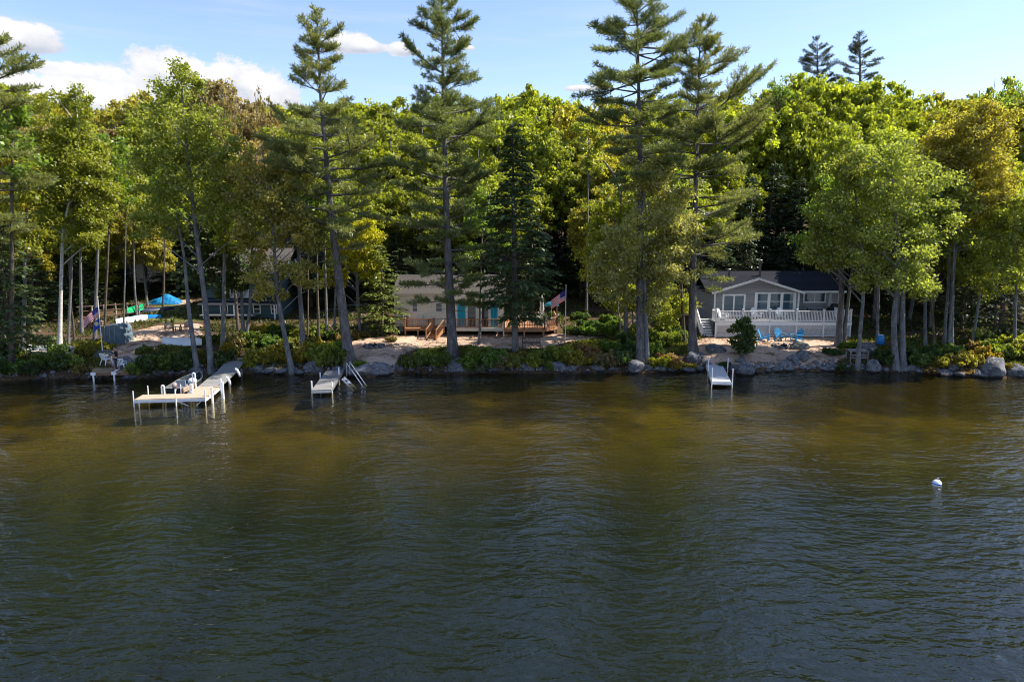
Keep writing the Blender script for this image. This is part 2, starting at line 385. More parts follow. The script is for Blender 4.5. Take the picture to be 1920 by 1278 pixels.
SAND = [[(655,640),(700,632),(760,628),(1080,626),(1130,634),(1060,640),(1030,652),(960,655),(880,648),(800,650),(765,658),(742,672),(738,705),(708,705),(700,684),(668,672)],
        [(1305,640),(1340,626),(1600,628),(1570,652),(1590,668),(1560,682),(1500,690),(1415,688),(1390,682),(1345,688),(1315,680)],
        [(208,650),(245,622),(300,610),(380,606),(380,630),(300,648),(252,680),(222,698),(205,680)],
        [(315,566),(345,560),(380,568),(340,576)]]
GRASS = [[(270,600),(290,570),(330,566),(385,575),(390,600),(330,604)],[(1195,625),(1260,615),(1280,650),(1250,668),(1205,660)],[(220,650),(300,625),(320,640),(260,668)]]
def inpoly(px, py, poly):
    c = np.zeros(px.shape, bool); n = len(poly)
    for i in range(n):
        x1, y1 = poly[i]; x2, y2 = poly[(i+1) % n]
        if y1 == y2: continue
        t = (py-y1)/(y2-y1); c ^= ((y1 > py) != (y2 > py)) & (px < x1+t*(x2-x1))
    return c
_zz = GZ-CAMZ; _d = np.maximum(GY*CP-_zz*SP, 1); PX = 960+FPX*GX/_d; PY = 639-FPX*(GY*SP+_zz*CP)/_d
near = (GY > 36) & (GY < 100)
def region(polys):
    r = np.zeros(GX.shape)
    for p in polys: r = np.maximum(r, inpoly(PX, PY, p) & near)
    return r.astype(np.float32)
def blur(a, k=2):
    for _ in range(k):
        b = a.copy(); b[1:-1,1:-1] = (a[1:-1,1:-1]*2+a[:-2,1:-1]+a[2:,1:-1]+a[1:-1,:-2]+a[1:-1,2:])/6; a = b
    return a
SANDM = blur(region(SAND), 3); GRASSM = blur(region(GRASS), 3)
for nm, arr in (('sand', SANDM), ('grass', GRASSM)):
    at = me.attributes.new(nm, 'FLOAT', 'POINT'); at.data.foreach_set('value', arr.ravel().astype(np.float32))
def sand_at(x, y):
    i = min(max(int(np.searchsorted(gx, x)), 0), nx-1); j = min(max(int(np.searchsorted(gy, y)), 0), ny-1); return SANDM[j, i]
m, nt, b = nodes_of('ground'); b.inputs['Roughness'].default_value = .95; b.inputs['Specular IOR Level'].default_value = .1
ge = N(nt, 'ShaderNodeNewGeometry'); P = ge.outputs['Position']; spz = N(nt, 'ShaderNodeSeparateXYZ'); nt.links.new(P, spz.inputs[0]); Z = spz.outputs[2]
def attr(n):
    a = N(nt, 'ShaderNodeAttribute'); a.attribute_name = n; return a.outputs['Fac']
f1 = noise_tex(nt, P, .9, 6, .65); f2 = noise_tex(nt, P, 5, 6, .7); f3 = noise_tex(nt, P, .22, 4, .6)
litter = mixc(nt, ramp(nt, f2, .35, .65), (.055,.037,.022), (.125,.08,.047))
litter = mixc(nt, ramp(nt, f1, .55, .7), litter, (.06,.062,.025))
sandc = mixc(nt, ramp(nt, f1, .35, .7), (.52,.375,.275), (.42,.30,.215)); sandc = mixc(nt, ramp(nt, mth(nt, 'ADD', f1, mth(nt, 'MULTIPLY', f2, .4)), .74, .84), sandc, (.17,.11,.07)); sandc = mixc(nt, ramp(nt, f2, .62, .74), sandc, (.26,.17,.11))
grassc = mixc(nt, ramp(nt, f2, .35, .65), (.13,.14,.04), (.075,.085,.025)); grassc = mixc(nt, ramp(nt, f1, .5, .7), grassc, (.30,.23,.12))
jit = mth(nt, 'MULTIPLY', mth(nt, 'SUBTRACT', f2, .5), .8)
col = mixc(nt, ramp(nt, mth(nt, 'ADD', attr('grass'), jit), .35, .6), litter, grassc)
col = mixc(nt, ramp(nt, mth(nt, 'ADD', attr('sand'), jit), .35, .6), col, sandc)
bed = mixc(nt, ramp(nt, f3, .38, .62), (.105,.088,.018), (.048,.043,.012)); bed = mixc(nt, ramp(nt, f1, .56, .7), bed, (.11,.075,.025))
bed = mixc(nt, ramp(nt, mth(nt, 'ADD', Z, mth(nt, 'MULTIPLY', mth(nt, 'SUBTRACT', f3, .5), 1.5)), -1.3, -.75), bed, (.020,.0175,.008))  # dark strip along the bank: tree shade painted into the shallow bed colour
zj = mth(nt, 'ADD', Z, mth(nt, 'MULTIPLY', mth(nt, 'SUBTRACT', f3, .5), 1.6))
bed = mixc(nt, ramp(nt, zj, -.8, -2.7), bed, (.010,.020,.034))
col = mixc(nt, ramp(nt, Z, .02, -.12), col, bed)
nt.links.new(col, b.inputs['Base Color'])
bn = N(nt, 'ShaderNodeBump'); bn.inputs['Distance'].default_value = .06; nt.links.new(f2, bn.inputs['Height']); nt.links.new(bn.outputs[0], b.inputs['Normal'])
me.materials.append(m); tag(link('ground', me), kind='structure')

# ------------------------------------------------------------------ lake surface: wind ripples over tea-coloured clear water
m = bpy.data.materials.new('lake_water'); m.use_nodes = True; nt = m.node_tree; nt.nodes.clear()
out = N(nt, 'ShaderNodeOutputMaterial'); ge = N(nt, 'ShaderNodeNewGeometry'); P = ge.outputs['Position']
def wav(scale, rot, stretch, detail, rough, dist=0.0):
    mp = N(nt, 'ShaderNodeMapping'); mp.inputs['Rotation'].default_value = (0,0,rot); mp.inputs['Scale'].default_value = (scale*stretch, scale, scale); nt.links.new(P, mp.inputs[0])
    n = N(nt, 'ShaderNodeTexNoise'); n.inputs['Scale'].default_value = 1; n.inputs['Detail'].default_value = detail; n.inputs['Roughness'].default_value = rough; n.inputs['Distortion'].default_value = dist
    nt.links.new(mp.outputs[0], n.inputs['Vector']); return n.outputs['Fac']
h1 = wav(1.5, R(-17), .5, 2, .5, .6); h2 = wav(3.6, R(14), .6, 3, .55, .4); h3 = wav(.45, R(-25), .5, 1, .5)
gust = ramp(nt, wav(.07, R(20), .5, 3, .55), .3, .7)
hgt = mth(nt, 'ADD', mth(nt, 'MULTIPLY', h1, .13), mth(nt, 'ADD', mth(nt, 'MULTIPLY', h2, .075), mth(nt, 'MULTIPLY', h3, .17)))
hgt = mth(nt, 'MULTIPLY', hgt, mth(nt, 'ADD', .45, mth(nt, 'MULTIPLY', gust, .8)))
bn = N(nt, 'ShaderNodeBump'); bn.inputs['Distance'].default_value = WAVE; bn.inputs['Strength'].default_value = 1; nt.links.new(hgt, bn.inputs['Height'])
gl = N(nt, 'ShaderNodeBsdfGlossy'); gl.inputs['Roughness'].default_value = .03; nt.links.new(bn.outputs[0], gl.inputs['Normal']); gl.inputs['Color'].default_value = (.95,.97,1,1)
tr = N(nt, 'ShaderNodeBsdfTransparent'); tr.inputs['Color'].default_value = (.74, .67, .34, 1)
fr = N(nt, 'ShaderNodeFresnel'); nt.links.new(mth(nt, 'POWER', 1.47, mth(nt, 'SUBTRACT', 1.0, mth(nt, 'MULTIPLY', ge.outputs['Backfacing'], 2.0))), fr.inputs['IOR']); b3 = N(nt, 'ShaderNodeBump'); b3.inputs['Distance'].default_value = WAVE; b3.inputs['Strength'].default_value = .58; nt.links.new(hgt, b3.inputs['Height']); nt.links.new(b3.outputs[0], fr.inputs['Normal'])
mx = N(nt, 'ShaderNodeMixShader'); nt.links.new(fr.outputs[0], mx.inputs[0]); nt.links.new(tr.outputs[0], mx.inputs[1]); nt.links.new(gl.outputs[0], mx.inputs[2])
nt.links.new(mx.outputs[0], out.inputs[0])
mb = MB(); mb.add([(-320,-300,0),(320,-300,0),(320,72,0),(-320,72,0)], [(0,1,2,3)]); MATS['lake_water'] = m
tag(mb.build('lake_water', 'lake_water'), kind='structure')

# ------------------------------------------------------------------ vegetation builders
def unit(a): return a/np.maximum(np.linalg.norm(a, axis=-1, keepdims=True), 1e-9)
def leaf_mesh(name, c, d, n, L, Wd, mat, stem=None):
    """one diamond leaf (or needle spray) per row: base c, direction d, normal n"""
    c = np.asarray(c, float); d = unit(np.asarray(d, float)); s = unit(np.cross(d, n)); L = np.broadcast_to(np.asarray(L, float), (len(c),))[:, None]; Wd = np.broadcast_to(np.asarray(Wd, float), (len(c),))[:, None]
    nn = np.cross(s, d)
    v = np.stack([c, c+d*L*.5+s*Wd*.5+nn*L*.08, c+d*L, c+d*L*.5-s*Wd*.5+nn*L*.08], 1).reshape(-1, 3)
    k = len(c); me = bpy.data.meshes.new(name); ev = []; ef = []
    if stem is not None: ev = stem.v; ef = stem.f
    if ev:
        fs = [tuple(i for i in f) for f in ef]; me.from_pydata(ev, [], fs)
        nv0, nl0, np0 = len(me.vertices), len(me.loops), len(me.polygons)
    else: nv0 = nl0 = np0 = 0
    me.vertices.add(4*k); me.loops.add(4*k); me.polygons.add(k)
    co = np.zeros((nv0+4*k)*3, np.float32); me.vertices.foreach_get('co', co); co[nv0*3:] = v.ravel(); me.vertices.foreach_set('co', co)
    li = np.zeros(nl0+4*k, np.int32); me.loops.foreach_get('vertex_index', li); li[nl0:] = nv0+np.arange(4*k); me.loops.foreach_set('vertex_index', li)
    ls = np.zeros(np0+k, np.int32); me.polygons.foreach_get('loop_start', ls); ls[np0:] = nl0+np.arange(0, 4*k, 4); me.polygons.foreach_set('loop_start', ls)
    me.materials.append(MATS[mat])
    if ev:
        me.materials.append(MATS['twig_bark']); mi = np.zeros(np0+k, np.int32); mi[:np0] = 1; me.polygons.foreach_set('material_index', mi)
    me.update(calc_edges=True)
    return me
def cluster_leaves(cen, rad, per, flat=.7, L=.3, Wr=.72, droop=.25, seed=0):
    r = np.random.default_rng(seed); k = len(cen); cen = np.repeat(np.asarray(cen), per, 0); rr = np.repeat(np.asarray(rad), per)[:, None]
    o = unit(r.normal(size=(k*per, 3))); u = r.random((k*per, 1))**.45*(1+.7*r.random((k*per, 1))**5)
    off = o*u*rr; off[:, 2] *= flat
    d = unit(o+r.normal(size=o.shape)*.9+np.array([0,0,-droop])); n = unit(r.normal(size=o.shape)*1.0+o*.5+np.array([0,0,.55]))
    ll = L*(.7+.6*r.random(k*per))
    return cen+off-d*ll[:, None]*.5, d, n, ll, ll*Wr
def ellipsoid_clusters(ells, dens, seed, shell=.35, rmin=.55, rmax=1.15):
    """ells: list of (centre, rx, ry, rz); returns cluster centres and radii biased towards the outside of the union"""
    r = np.random.default_rng(seed); C = []; Rr = []
    for c, rx, ry, rz in ells:
        k = max(4, int(dens*(rx*ry+rx*rz+ry*rz)))
        o = unit(r.normal(size=(k, 3))); u = shell+(1-shell)*r.random((k, 1))**.6
        lump = 1+.22*np.sin(o[:, :1]*5+seed)*np.cos(o[:, 1:2]*4.3+seed*.7)+.15*np.sin(o[:, 2:]*7+seed*1.3); lump = np.minimum(lump, 1.12)
        C.append(np.array(c)+o*u*np.array([rx, ry, rz])*.92*lump); Rr.append((rmin+(rmax-rmin)*r.random(k)**1.5)*min(1.0, .45+.18*min(rx, rz)))
    return np.concatenate(C), np.concatenate(Rr)
def limbs(mb, trunk, cen, rng, count, r0=.05):
    for i in rng.choice(len(cen), min(count, len(cen)), replace=False):
        c = Vector(cen[i]); best = None
        for k in range(len(trunk)-1):
            for t in (0, .5):
                p = trunk[k].lerp(trunk[k+1], t)
                dz = c.z-p.z; hd = math.hypot(c.x-p.x, c.y-p.y)
                sc = abs(dz-hd*.75)
                if best is None or sc < best[0]: best = (sc, p)
        p = best[1]; mid = p.lerp(c, .5)+Vector((rng.normal()*.15, rng.normal()*.15, .12*(c-p).length*.5))
        ln = (c-p).length; rr = r0*(.5+.16*ln)
        mb.tube([p, mid, c], [rr, rr*.6, rr*.2], 5, cap=False)
def px_path(path, Y): return [atY(x, y, Y) for x, y in path]
def smooth_path(pts, k=3):
    out = []
    for i in range(len(pts)-1):
        p0 = pts[max(i-1, 0)]; p1 = pts[i]; p2 = pts[i+1]; p3 = pts[min(i+2, len(pts)-1)]
        for j in range(k):
            t = j/k; out.append(.5*((2*p1)+(p2-p0)*t+(2*p0-5*p1+4*p2-p3)*t*t+(3*p1-p0-3*p2+p3)*t**3))
    return out+[pts[-1]]
def trunk_mb(pts, r0, r1, n=9, flare=1.5, jit=.08):
    pts = smooth_path(pts); mb = MB(); k = len(pts); rad = []
    base = pts[0].z
    for p in pts:
        f = (p-pts[0]).length/max((pts[-1]-pts[0]).length, .1)
        r = r0+(r1-r0)*f; h = p.z-base
        rad.append(r*(1+(flare-1)*math.exp(-h/.5)))
    first = pts[0]+Vector((0,0,-.4)); up = pts[0].lerp(pts[1], min(1.0, .45/max((pts[1]-pts[0]).length, .45)))
    pts = [first, pts[0], up]+pts[1:]; rr = [rad[0]*1.1, rad[0], r0*(1+(flare-1)*.4)]+rad[1:]
    mb.tube(pts, rr, n, jit=jit)
    return mb, pts
def ground_base(px, py, Y=None):
    return hit(px, py) if Y is None else Vector((atY(px, py, Y).x, Y, g(atY(px, py, Y).x, Y)))

def broad_tree(label, path, wpx, ells, color, bark='bark_grey', seed=1, L=.21, dens=3.2, per=95, limbn=34, group=None, extra_trunks=(), name='broadleaf_tree', shell=.35, rng_c=(.55,1.15), depth=1.0, Yoff=0):
    """path: trunk in photo pixels (base first); ells: crown lobes (px, py, rx, ry[, dY]) in photo pixels"""
    b = hit(*path[0]); Y = b.y+Yoff; k = Y/(FPX*.99)
    if Yoff: b = Vector((b.x*Y/(Y-Yoff), Y, 0)); b.z = g(b.x, Y)
    pts = [b]+[atY(x, y, Y) for x, y in path[1:]]
    t = thing(name, label, 'tree', b, group=group)
    mb, tp = trunk_mb(pts, wpx*k*.68/2, wpx*k*.10)
    E = []
    for e in ells:
        c = atY(e[0], e[1], Y+(e[4] if len(e) > 4 else 0)); E.append(((c.x, c.y, c.z), e[2]*k, max(.5, min(e[2], e[3]*1.2)*k*depth), e[3]*k))
    C, Rr = ellipsoid_clusters(E, dens, seed, shell=shell, rmin=rng_c[0], rmax=rng_c[1])
    rng = np.random.default_rng(seed)
    for ex in extra_trunks:
        w2 = ex[0]; p2 = [hit(*ex[1])]+[atY(x, y, Y) for x, y in ex[2:]]
        m2, _ = trunk_mb(p2, w2*k/2, w2*k*.15); mb.add(m2.v, m2.f)
    limbs(mb, tp[2:], C, rng, limbn)
    mb.build('trunk', bark, t, smooth=True)
    a = cluster_leaves(C-np.array(b), Rr, int(per*1.35), L=L, seed=seed)
    o = link('crown', leaf_mesh('crown', *a, 'broad_leaf'), t); o.color = (*color, 1)
    return t

def branchy(mb, tufts, p0, az, el, L, rng, curve, twig=True, r0=None, spread=.34, start=.28):
    """a conifer branch: bent tube, side twigs lying in a plane, tuft positions along them"""
    d = Vector((math.cos(az)*math.cos(el), math.sin(az)*math.cos(el), math.sin(el))); pts = [Vector(p0)]; K = 6
    side = Vector((-math.sin(az), math.cos(az), 0)); wob = rng.normal()*.10
    for k in range(K):
        e = el+curve*(k/K)**1.3; a2 = az+wob*k*.5
        d = Vector((math.cos(a2)*math.cos(e), math.sin(a2)*math.cos(e), math.sin(e))); pts.append(pts[-1]+d*(L/K))
    r0 = r0 or .018+.014*L
    mb.tube(pts, [r0*(1-.85*i/K) for i in range(K+1)], 5, cap=False)
    s = start*L
    while s < L:
        f = s/L*K; i = min(int(f), K-1); p = pts[i].lerp(pts[i+1], f-i); d = (pts[i+1]-pts[i]).normalized()
        for sg in (-1, 1):
            tl = (.25+spread*L*(1-(s/L))**.7*(.6+.6*rng.random()))*(.35+.65*min(1, (s/L-start+.2)*2.5))
            td = (d*.75+side*sg*(.55+.4*rng.random())+Vector((0,0,.10+.2*rng.random()-.05))).normalized()
            q = 0.08
            while q < tl:
                tufts.append((*(p+td*q), *td)); q += .27+.08*rng.random()
        tufts.append((*p, *d)); s += .24+.08*rng.random()
    tufts.append((*pts[-1], *d))
def tuft_leaves(tufts, per, L, Wd, rng, up=.35, fan=.75):
    T = np.repeat(np.array(tufts), per, 0); p, d = T[:, :3], T[:, 3:]
    k = len(p); dd = unit(d+rng.normal(size=(k, 3))*fan+np.array([0,0,up])); n = unit(rng.normal(size=(k, 3))+np.array([0,0,.8]))
    ll = L*(.7+.6*rng.random(k))
    return p+rng.normal(size=(k, 3))*.05, dd, n, ll, Wd*(.8+.4*rng.random(k))
def pine(label, path, wpx, f0, env, color, seed, group=None, step=.74, name='white_pine', bias=0.0, sidefn=None, bark='bark_pine', base=None, Yoff=0, per=9, nb=5, dead=0):
    b = base or hit(*path[0]); Y = b.y; k = Y/(FPX*.99)
    pts = [b]+[atY(x, y, Y) for x, y in path[1:]]
    t = thing(name, label, 'tree', b, group=group); mb, tp = trunk_mb(pts, wpx*k*.74/2, .03, n=10); rng = np.random.default_rng(seed)
    z0 = b.z+(pts[-1].z-b.z)*f0; z1 = pts[-1].z; zs = np.array([p.z for p in tp]); tufts = []
    def at(z):
        i = int(np.clip(np.searchsorted(zs, z)-1, 0, len(tp)-2)); f = (z-zs[i])/max(zs[i+1]-zs[i], 1e-3); return tp[i].lerp(tp[i+1], min(max(f, 0), 1))
    z = z0
    while z < z1-.15:
        f = (z-z0)/(z1-z0); Lm = np.interp(f, [e[0] for e in env], [e[1] for e in env]); a0 = rng.random()*6.28
        n = nb if f < .8 else 4
        for i in range(n):
            if rng.random() < .22: continue
            a = a0+i*6.283/n+rng.normal()*.3; L = Lm*(.5+.65*rng.random())
            if sidefn: L *= sidefn(f, math.cos(a))
            if L < .25: continue
            el = np.interp(f, [0,.25,.6,.85,1], [-.08,.03,.15,.36,.85])+rng.normal()*.15; cv = np.interp(f, [0,.5,1], [.16,.30,.25])
            branchy(mb, tufts, at(z+rng.random()*.25), a, el, L, rng, cv, start=.5 if f < .75 else .3, spread=.26)
            if L > 1.2:
                for sg in (-1, 1):
                    if rng.random() < .2: continue
                    p0 = at(z+.1)+Vector((math.cos(a)*math.cos(el), math.sin(a)*math.cos(el), math.sin(el)+cv*.12))*(L*(.38+.2*rng.random()))
                    branchy(mb, tufts, p0, a+sg*(.45+.35*rng.random()), el+.08+rng.normal()*.12, L*(.35+.25*rng.random()), rng, cv, start=.2, spread=.34)
        z += step*(.8+.5*rng.random())*(1 if f < .8 else .8)
    for q in range(dead):                                   # bare grey snags below the live crown
        zz = b.z+(z0-b.z)*(.55+.45*rng.random()); a = rng.random()*6.28; L = .8+1.6*rng.random(); p = at(zz)
        mb.tube([p, p+Vector((math.cos(a)*L*.5, math.sin(a)*L*.5, .02)), p+Vector((math.cos(a)*L, math.sin(a)*L, -.12))], [.03,.02,.008], 4, cap=False)
    for e in range(6): tufts.append((*(tp[-1]+Vector((0,0,-.12*e))), 0, 0, 1))
    mb.build('trunk', bark, t, smooth=True)
    T = [(x-b.x, y-b.y, zz-b.z, dx, dy, dz) for x, y, zz, dx, dy, dz in tufts]
    o = link('crown', leaf_mesh('crown', *tuft_leaves(T, per, .36, .05, rng), 'pine_needle'), t); o.color = (*color, 1)
    return t
def hemlock_meshes(H, Rm, seed, f0=.12, step=.34, thin=1.0, nb=5):
    """trunk and crown of a hemlock or spruce of height H in its own coordinates"""
    rng = np.random.default_rng(seed); mb = MB(); tp = [Vector((0,0,-.4)), Vector((0,0,0)), Vector((rng.normal()*.1, rng.normal()*.1, H*.5)), Vector((rng.normal()*.12, rng.normal()*.12, H))]
    mb.tube(tp, [.017*H, .014*H, .009*H, .01], 8); c = []; d = []; n = []; z = H*f0
    while z < H*.985:
        f = (z/H-f0)/(1-f0); Lm = Rm*(1-f)**.75*(.62+.38*min(1, f*6)); a0 = rng.random()*6.28
        for i in range(nb):
            if rng.random() < .12: continue
            a = a0+i*6.283/nb+rng.normal()*.35; L = Lm*(.55+.6*rng.random())+.12; el = .28-.1*(1-f)+rng.normal()*.1
            p = Vector((0,0,z)); K = 5; pts = [p]
            for k in range(K):
                e = el-.62*(k/K); pts.append(pts[-1]+Vector((math.cos(a)*math.cos(e), math.sin(a)*math.cos(e), math.sin(e)))*(L/K))
            mb.tube(pts, [.012+.009*L, .01+.006*L, .009+.004*L, .008, .006, .004], 4, cap=False)
            m = int(L*17*thin)+4
            s = (.15+.85*rng.random(m)**.75)*K*.999; ix = s.astype(int); fr = (s-ix)[:, None]; A = np.array(pts)
            P = A[ix]*(1-fr)+A[ix+1]*fr; D = unit(A[ix+1]-A[ix]); sd = np.array([-math.sin(a), math.cos(a), 0]); off = rng.uniform(-1, 1, (m, 1))*.30*L*(1-s[:, None]/K*.75)
            c.append(P+sd*off+np.array([0,0,-1])*np.abs(off)*.25+rng.normal(size=(m, 3))*.05); d.append(unit(D*.8+sd*np.sign(off)*(.6+.4*rng.random((m, 1)))+np.array([0,0,-.35])+rng.normal(size=(m, 3))*.25)); n.append(unit(np.array([0,0,1.0])+rng.normal(size=(m, 3))*.45))
        z += step*(.75+.5*rng.random())
    c = np.concatenate(c); d = np.concatenate(d); n = np.concatenate(n); L = .30*(.7+.6*rng.random(len(c)))
    return mb, leaf_mesh('crown', c, d, n, L, L*.5, 'hemlock_needle')
# ------------------------------------------------------------------ buildings
def window(parent, x0, x1, z0, z1, y, frame='white_paint', pane='window_glass', mv=0, mh=0, fw=.09, name='window', label=None):
    """a framed window on a wall facing the lake at depth y; mv / mh = inner vertical and horizontal bars"""
    m = MB(); ya, yb = y-.07, y+.02
    m.box(x0, x0+fw, ya, yb, z0, z1); m.box(x1-fw, x1, ya, yb, z0, z1); m.box(x0+fw, x1-fw, ya, yb, z1-fw, z1); m.box(x0+fw, x1-fw, ya-.03, yb, z0, z0+fw)
    for i in range(mv):
        c = x0+(x1-x0)*(i+1)/(mv+1); m.box(c-fw*.4, c+fw*.4, ya+.01, yb, z0+fw, z1-fw)
    for i in range(mh):
        c = z0+(z1-z0)*(i+1)/(mh+1); m.box(x0+fw, x1-fw, ya+.02, yb, c-.025, c+.025)
    f = m.build(name, frame, parent)
    MB().box(x0+fw*.9, x1-fw*.9, y-.025, y-.005, z0+fw*.9, z1-fw*.9).build('pane', pane, f)
    if label: f['label'] = label
    return f
def railing(parent, a, b, h, mat, name='railing', post=.09, bal=.035, gap=.12, rail=.06, posts=True, low=.09):
    a = Vector(a); b = Vector(b); m = MB(); L = (b-a).length; d = (b-a)/L
    m.bar(a+Vector((0,0,h)), b+Vector((0,0,h)), rail*1.5, rail*.7); m.bar(a+Vector((0,0,low)), b+Vector((0,0,low)), rail*.7, rail*.8)
    k = max(2, int(L/gap))
    for i in range(1, k):
        p = a+d*(L*i/k); m.bar(p+Vector((0,0,low+.02)), p+Vector((0,0,h-.02)), bal)
    if posts:
        for p in (a, b): m.bar(p+Vector((0,0,-.1)), p+Vector((0,0,h+.08)), post)
    return m.build(name, mat, parent)
def gable_roof_x(parent, x0, x1, y0, yr, y1, ze, zr, ze1, mat, th=.14, name='roof'):
    """two slabs with the ridge running along x"""
    m = MB()
    m.prism([(x0,y0,ze),(x0,yr,zr),(x0,yr,zr-th*1.1),(x0,y0,ze-th)], (x1-x0,0,0))
    m.prism([(x0,yr+.004,zr),(x0,y1,ze1),(x0,y1,ze1-th),(x0,yr+.004,zr-th*1.1)], (x1-x0,0,0))
    return m.build(name, mat, parent)

# --- cream cabin with cedar decks (middle)
YA = 61.5; YS = 60.3
xl = atY(742,600,YA).x; xm = atY(848,600,YA).x; xr = atY(943,600,YS).x
zs = atY(742,612,YA).z; ze = atY(742,549,YA).z; gr = g(xl+3, YA)
cab = thing('cabin', 'cream clapboard cabin with teal curtained patio doors and cedar decks', 'cabin', (xl+4.5, YA, gr))
m = MB(); m.box(xl, xm, YA, YA+6.5, zs, ze); m.prism([(xl,YA,ze),(xl,YA+6.5,ze),(xl,YA+3.25,ze+1.28)], (.12,0,0)); m.build('wall', 'cream_siding', cab)
m = MB(); m.box(xm+.003, xr, YS, YA+6.4, zs, ze-.32); m.prism([(xr-.12,YS,ze-.32),(xr-.12,YA+6.4,ze-.32),(xr-.12,YA+3.2,ze+1.1)], (.11,0,0)); m.build('wall', 'cream_siding', cab)
rf = gable_roof_x(cab, xl-.22, xr+.25, YA-.35, YA+3.25, YA+6.9, ze+.02, ze+1.45, ze+.02, 'tan_roof')
m = MB(); m.prism([(xm-.1,YS-.45,ze-.42),(xm-.1,YA-.30,ze+.10),(xm-.1,YA-.30,ze-.05),(xm-.1,YS-.45,ze-.54)], (xr+.35-xm,0,0)); m.build('roof', 'tan_roof', cab)
m = MB(); m.box(xl-.2, xm-.12, YA-.40, YA-.355, ze-.16, ze-.0); m.box(xm-.1, xr+.25, YS-.50, YS-.455, ze-.58, ze-.42); m.build('fascia', 'cream_paint', cab)
cx = atY(875,520,YA+2).x; m = MB(); m.lathe([(.12,-.6),(.12,.85),(.2,.86),(.2,.95),(.12,1.0),(.05,1.05)], (cx, YA+2.0, ze+.95), 12); m.build('chimney', 'galvanised', rf, smooth=True)
cx = atY(869,520,YA+3.6).x; m = MB(); m.lathe([(.28,-.3),(.26,.1),(.16,.75),(.03,1.45)], (cx, YA+3.9, ze+1.15), 10); m.build('vent_cone', 'canvas_white', rf, smooth=True)
for a, b, t_, bt in ((771.5,784,567,585), (816,830,567,585)):
    window(cab, atY(a,t_,YA).x, atY(b,t_,YA).x, atY(a,bt,YA).z, atY(a,t_,YA).z, YA, mh=1)
dz0, dz1 = zs+.12, atY(900,570.5,YS).z
def slider(x0, x1, teal_left):
    xc = (x0+x1)/2; m = MB(); fw = .08; y0, y1 = YS-.07, YS+.02
    m.box(x0-.1, x0, y0, y1, dz0, dz1); m.box(x1, x1+.1, y0, y1, dz0, dz1); m.box(x0-.1, x1+.1, y0-.01, y1, dz1, dz1+.1); m.box(xc-.05, xc+.05, y0, y1, dz0, dz1); m.box(x0-.1, x1+.1, y0-.02, y1, dz0-.1, dz0)
    d = m.build('patio_door', 'white_paint', cab)
    for i, (u, v) in enumerate(((x0, xc-.05), (xc+.05, x1))):
        teal = (i == 0) == teal_left
        m = MB(); m.box(u, u+fw*.6, y0+.02, y1, dz0, dz1); m.box(v-fw*.6, v, y0+.02, y1, dz0, dz1); m.build('door_frame', 'white_paint', d)
        if teal:
            k = 9; poly = [(u+fw*.6+(v-u-fw*1.2)*j/k, YS-(.012 if j % 2 else .035), dz0) for j in range(k+1)]
            mm = MB()
            for j in range(k): mm.add([poly[j], poly[j+1], (poly[j+1][0], poly[j+1][1], dz1), (poly[j][0], poly[j][1], dz1)], [(0,1,2,3)])
            mm.build('curtain', 'teal_curtain', d)
        else: MB().box(u+fw*.6, v-fw*.6, YS-.03, YS-.008, dz0, dz1).build('pane', 'window_glass', d)
slider(atY(857,590,YS).x, atY(893,590,YS).x, True); slider(atY(902,590,YS).x, atY(934,590,YS).x, False)
MB().box(xm+.02, xr, YS-.42, YS-.003, zs-.18, zs+.10).build('porch', 'cream_paint', cab)
railing(cab, (xm+.1, YS-.36, zs+.10), (xr-.1, YS-.36, zs+.10), .78, 'cedar', posts=True)
m = MB(); m.bar((xr+.06, YS-.42, g(xr, YS-.4)-.1), (xr+.06, YS-.42, ze-.54), .12); m.build('corner_post', 'cream_paint', cab)
m = MB(); m.tube([(xl-.05,YA-.06,ze-.1),(xl-.05,YA-.06,zs-.1),(xl-.08,YA-.1,zs-.25),(xl-.3,YA-.35,zs-.55)], .05, 8); m.build('downspout', 'white_metal', cab)
for i in range(5):
    x = xl+.4+i*2.2; m = MB(); m.box(x-.2, x+.2, YA+.3, YA+.7, g(x, YA+.5)-.2, zs); m.build('foundation_pier', 'concrete', cab)
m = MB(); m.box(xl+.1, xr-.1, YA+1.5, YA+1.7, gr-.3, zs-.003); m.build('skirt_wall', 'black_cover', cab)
# small left deck with stairs
zf = zs+.06; x0 = atY(757,605,59.9).x; x1 = atY(824,605,59.9).x
m = MB(); m.box(x0, x1, 59.85, YA-.004, zf-.2, zf); dk = m.build('deck', 'cedar_boards', cab)
for p, q in (((x0+.05,59.92,zf),(x1-.55,59.92,zf)), ((x0+.05,YA-.1,zf),(x0+.05,59.95,zf))): railing(dk, p, q, .85, 'cedar')
for x in (x0+.12, (x0+x1)/2-.35, x1-.12):
    m = MB(); m.bar((x, 60.0, g(x,60)-.15), (x, 60.0, zf-.2), .13); m.build('deck_post', 'cedar', dk)
sdir = Vector((-.42,-.91,0)); sside = Vector((.91,-.42,0)); top = Vector((x1-.02, 59.80, zf)); m = MB(); nst = 5; gz = g(top.x+sdir.x*1.4, top.y+sdir.y*1.4); rise = (zf-gz)/nst
for i in range(nst):
    p = top+sdir*(.26*i+.16); m.bar(p-sside*.48+Vector((0,0,-rise*(i+1)+.0)), p+sside*.48+Vector((0,0,-rise*(i+1))), .27, .05)
st = m
for sg in (-1, 1):
    a = top+sside*.5*sg; b_ = a+sdir*1.45; st.bar(a+Vector((0,0,-.12)), b_+Vector((0,0,gz-zf+.08)), .05, .24)
sto = st.build('stairs', 'cedar_boards', dk)
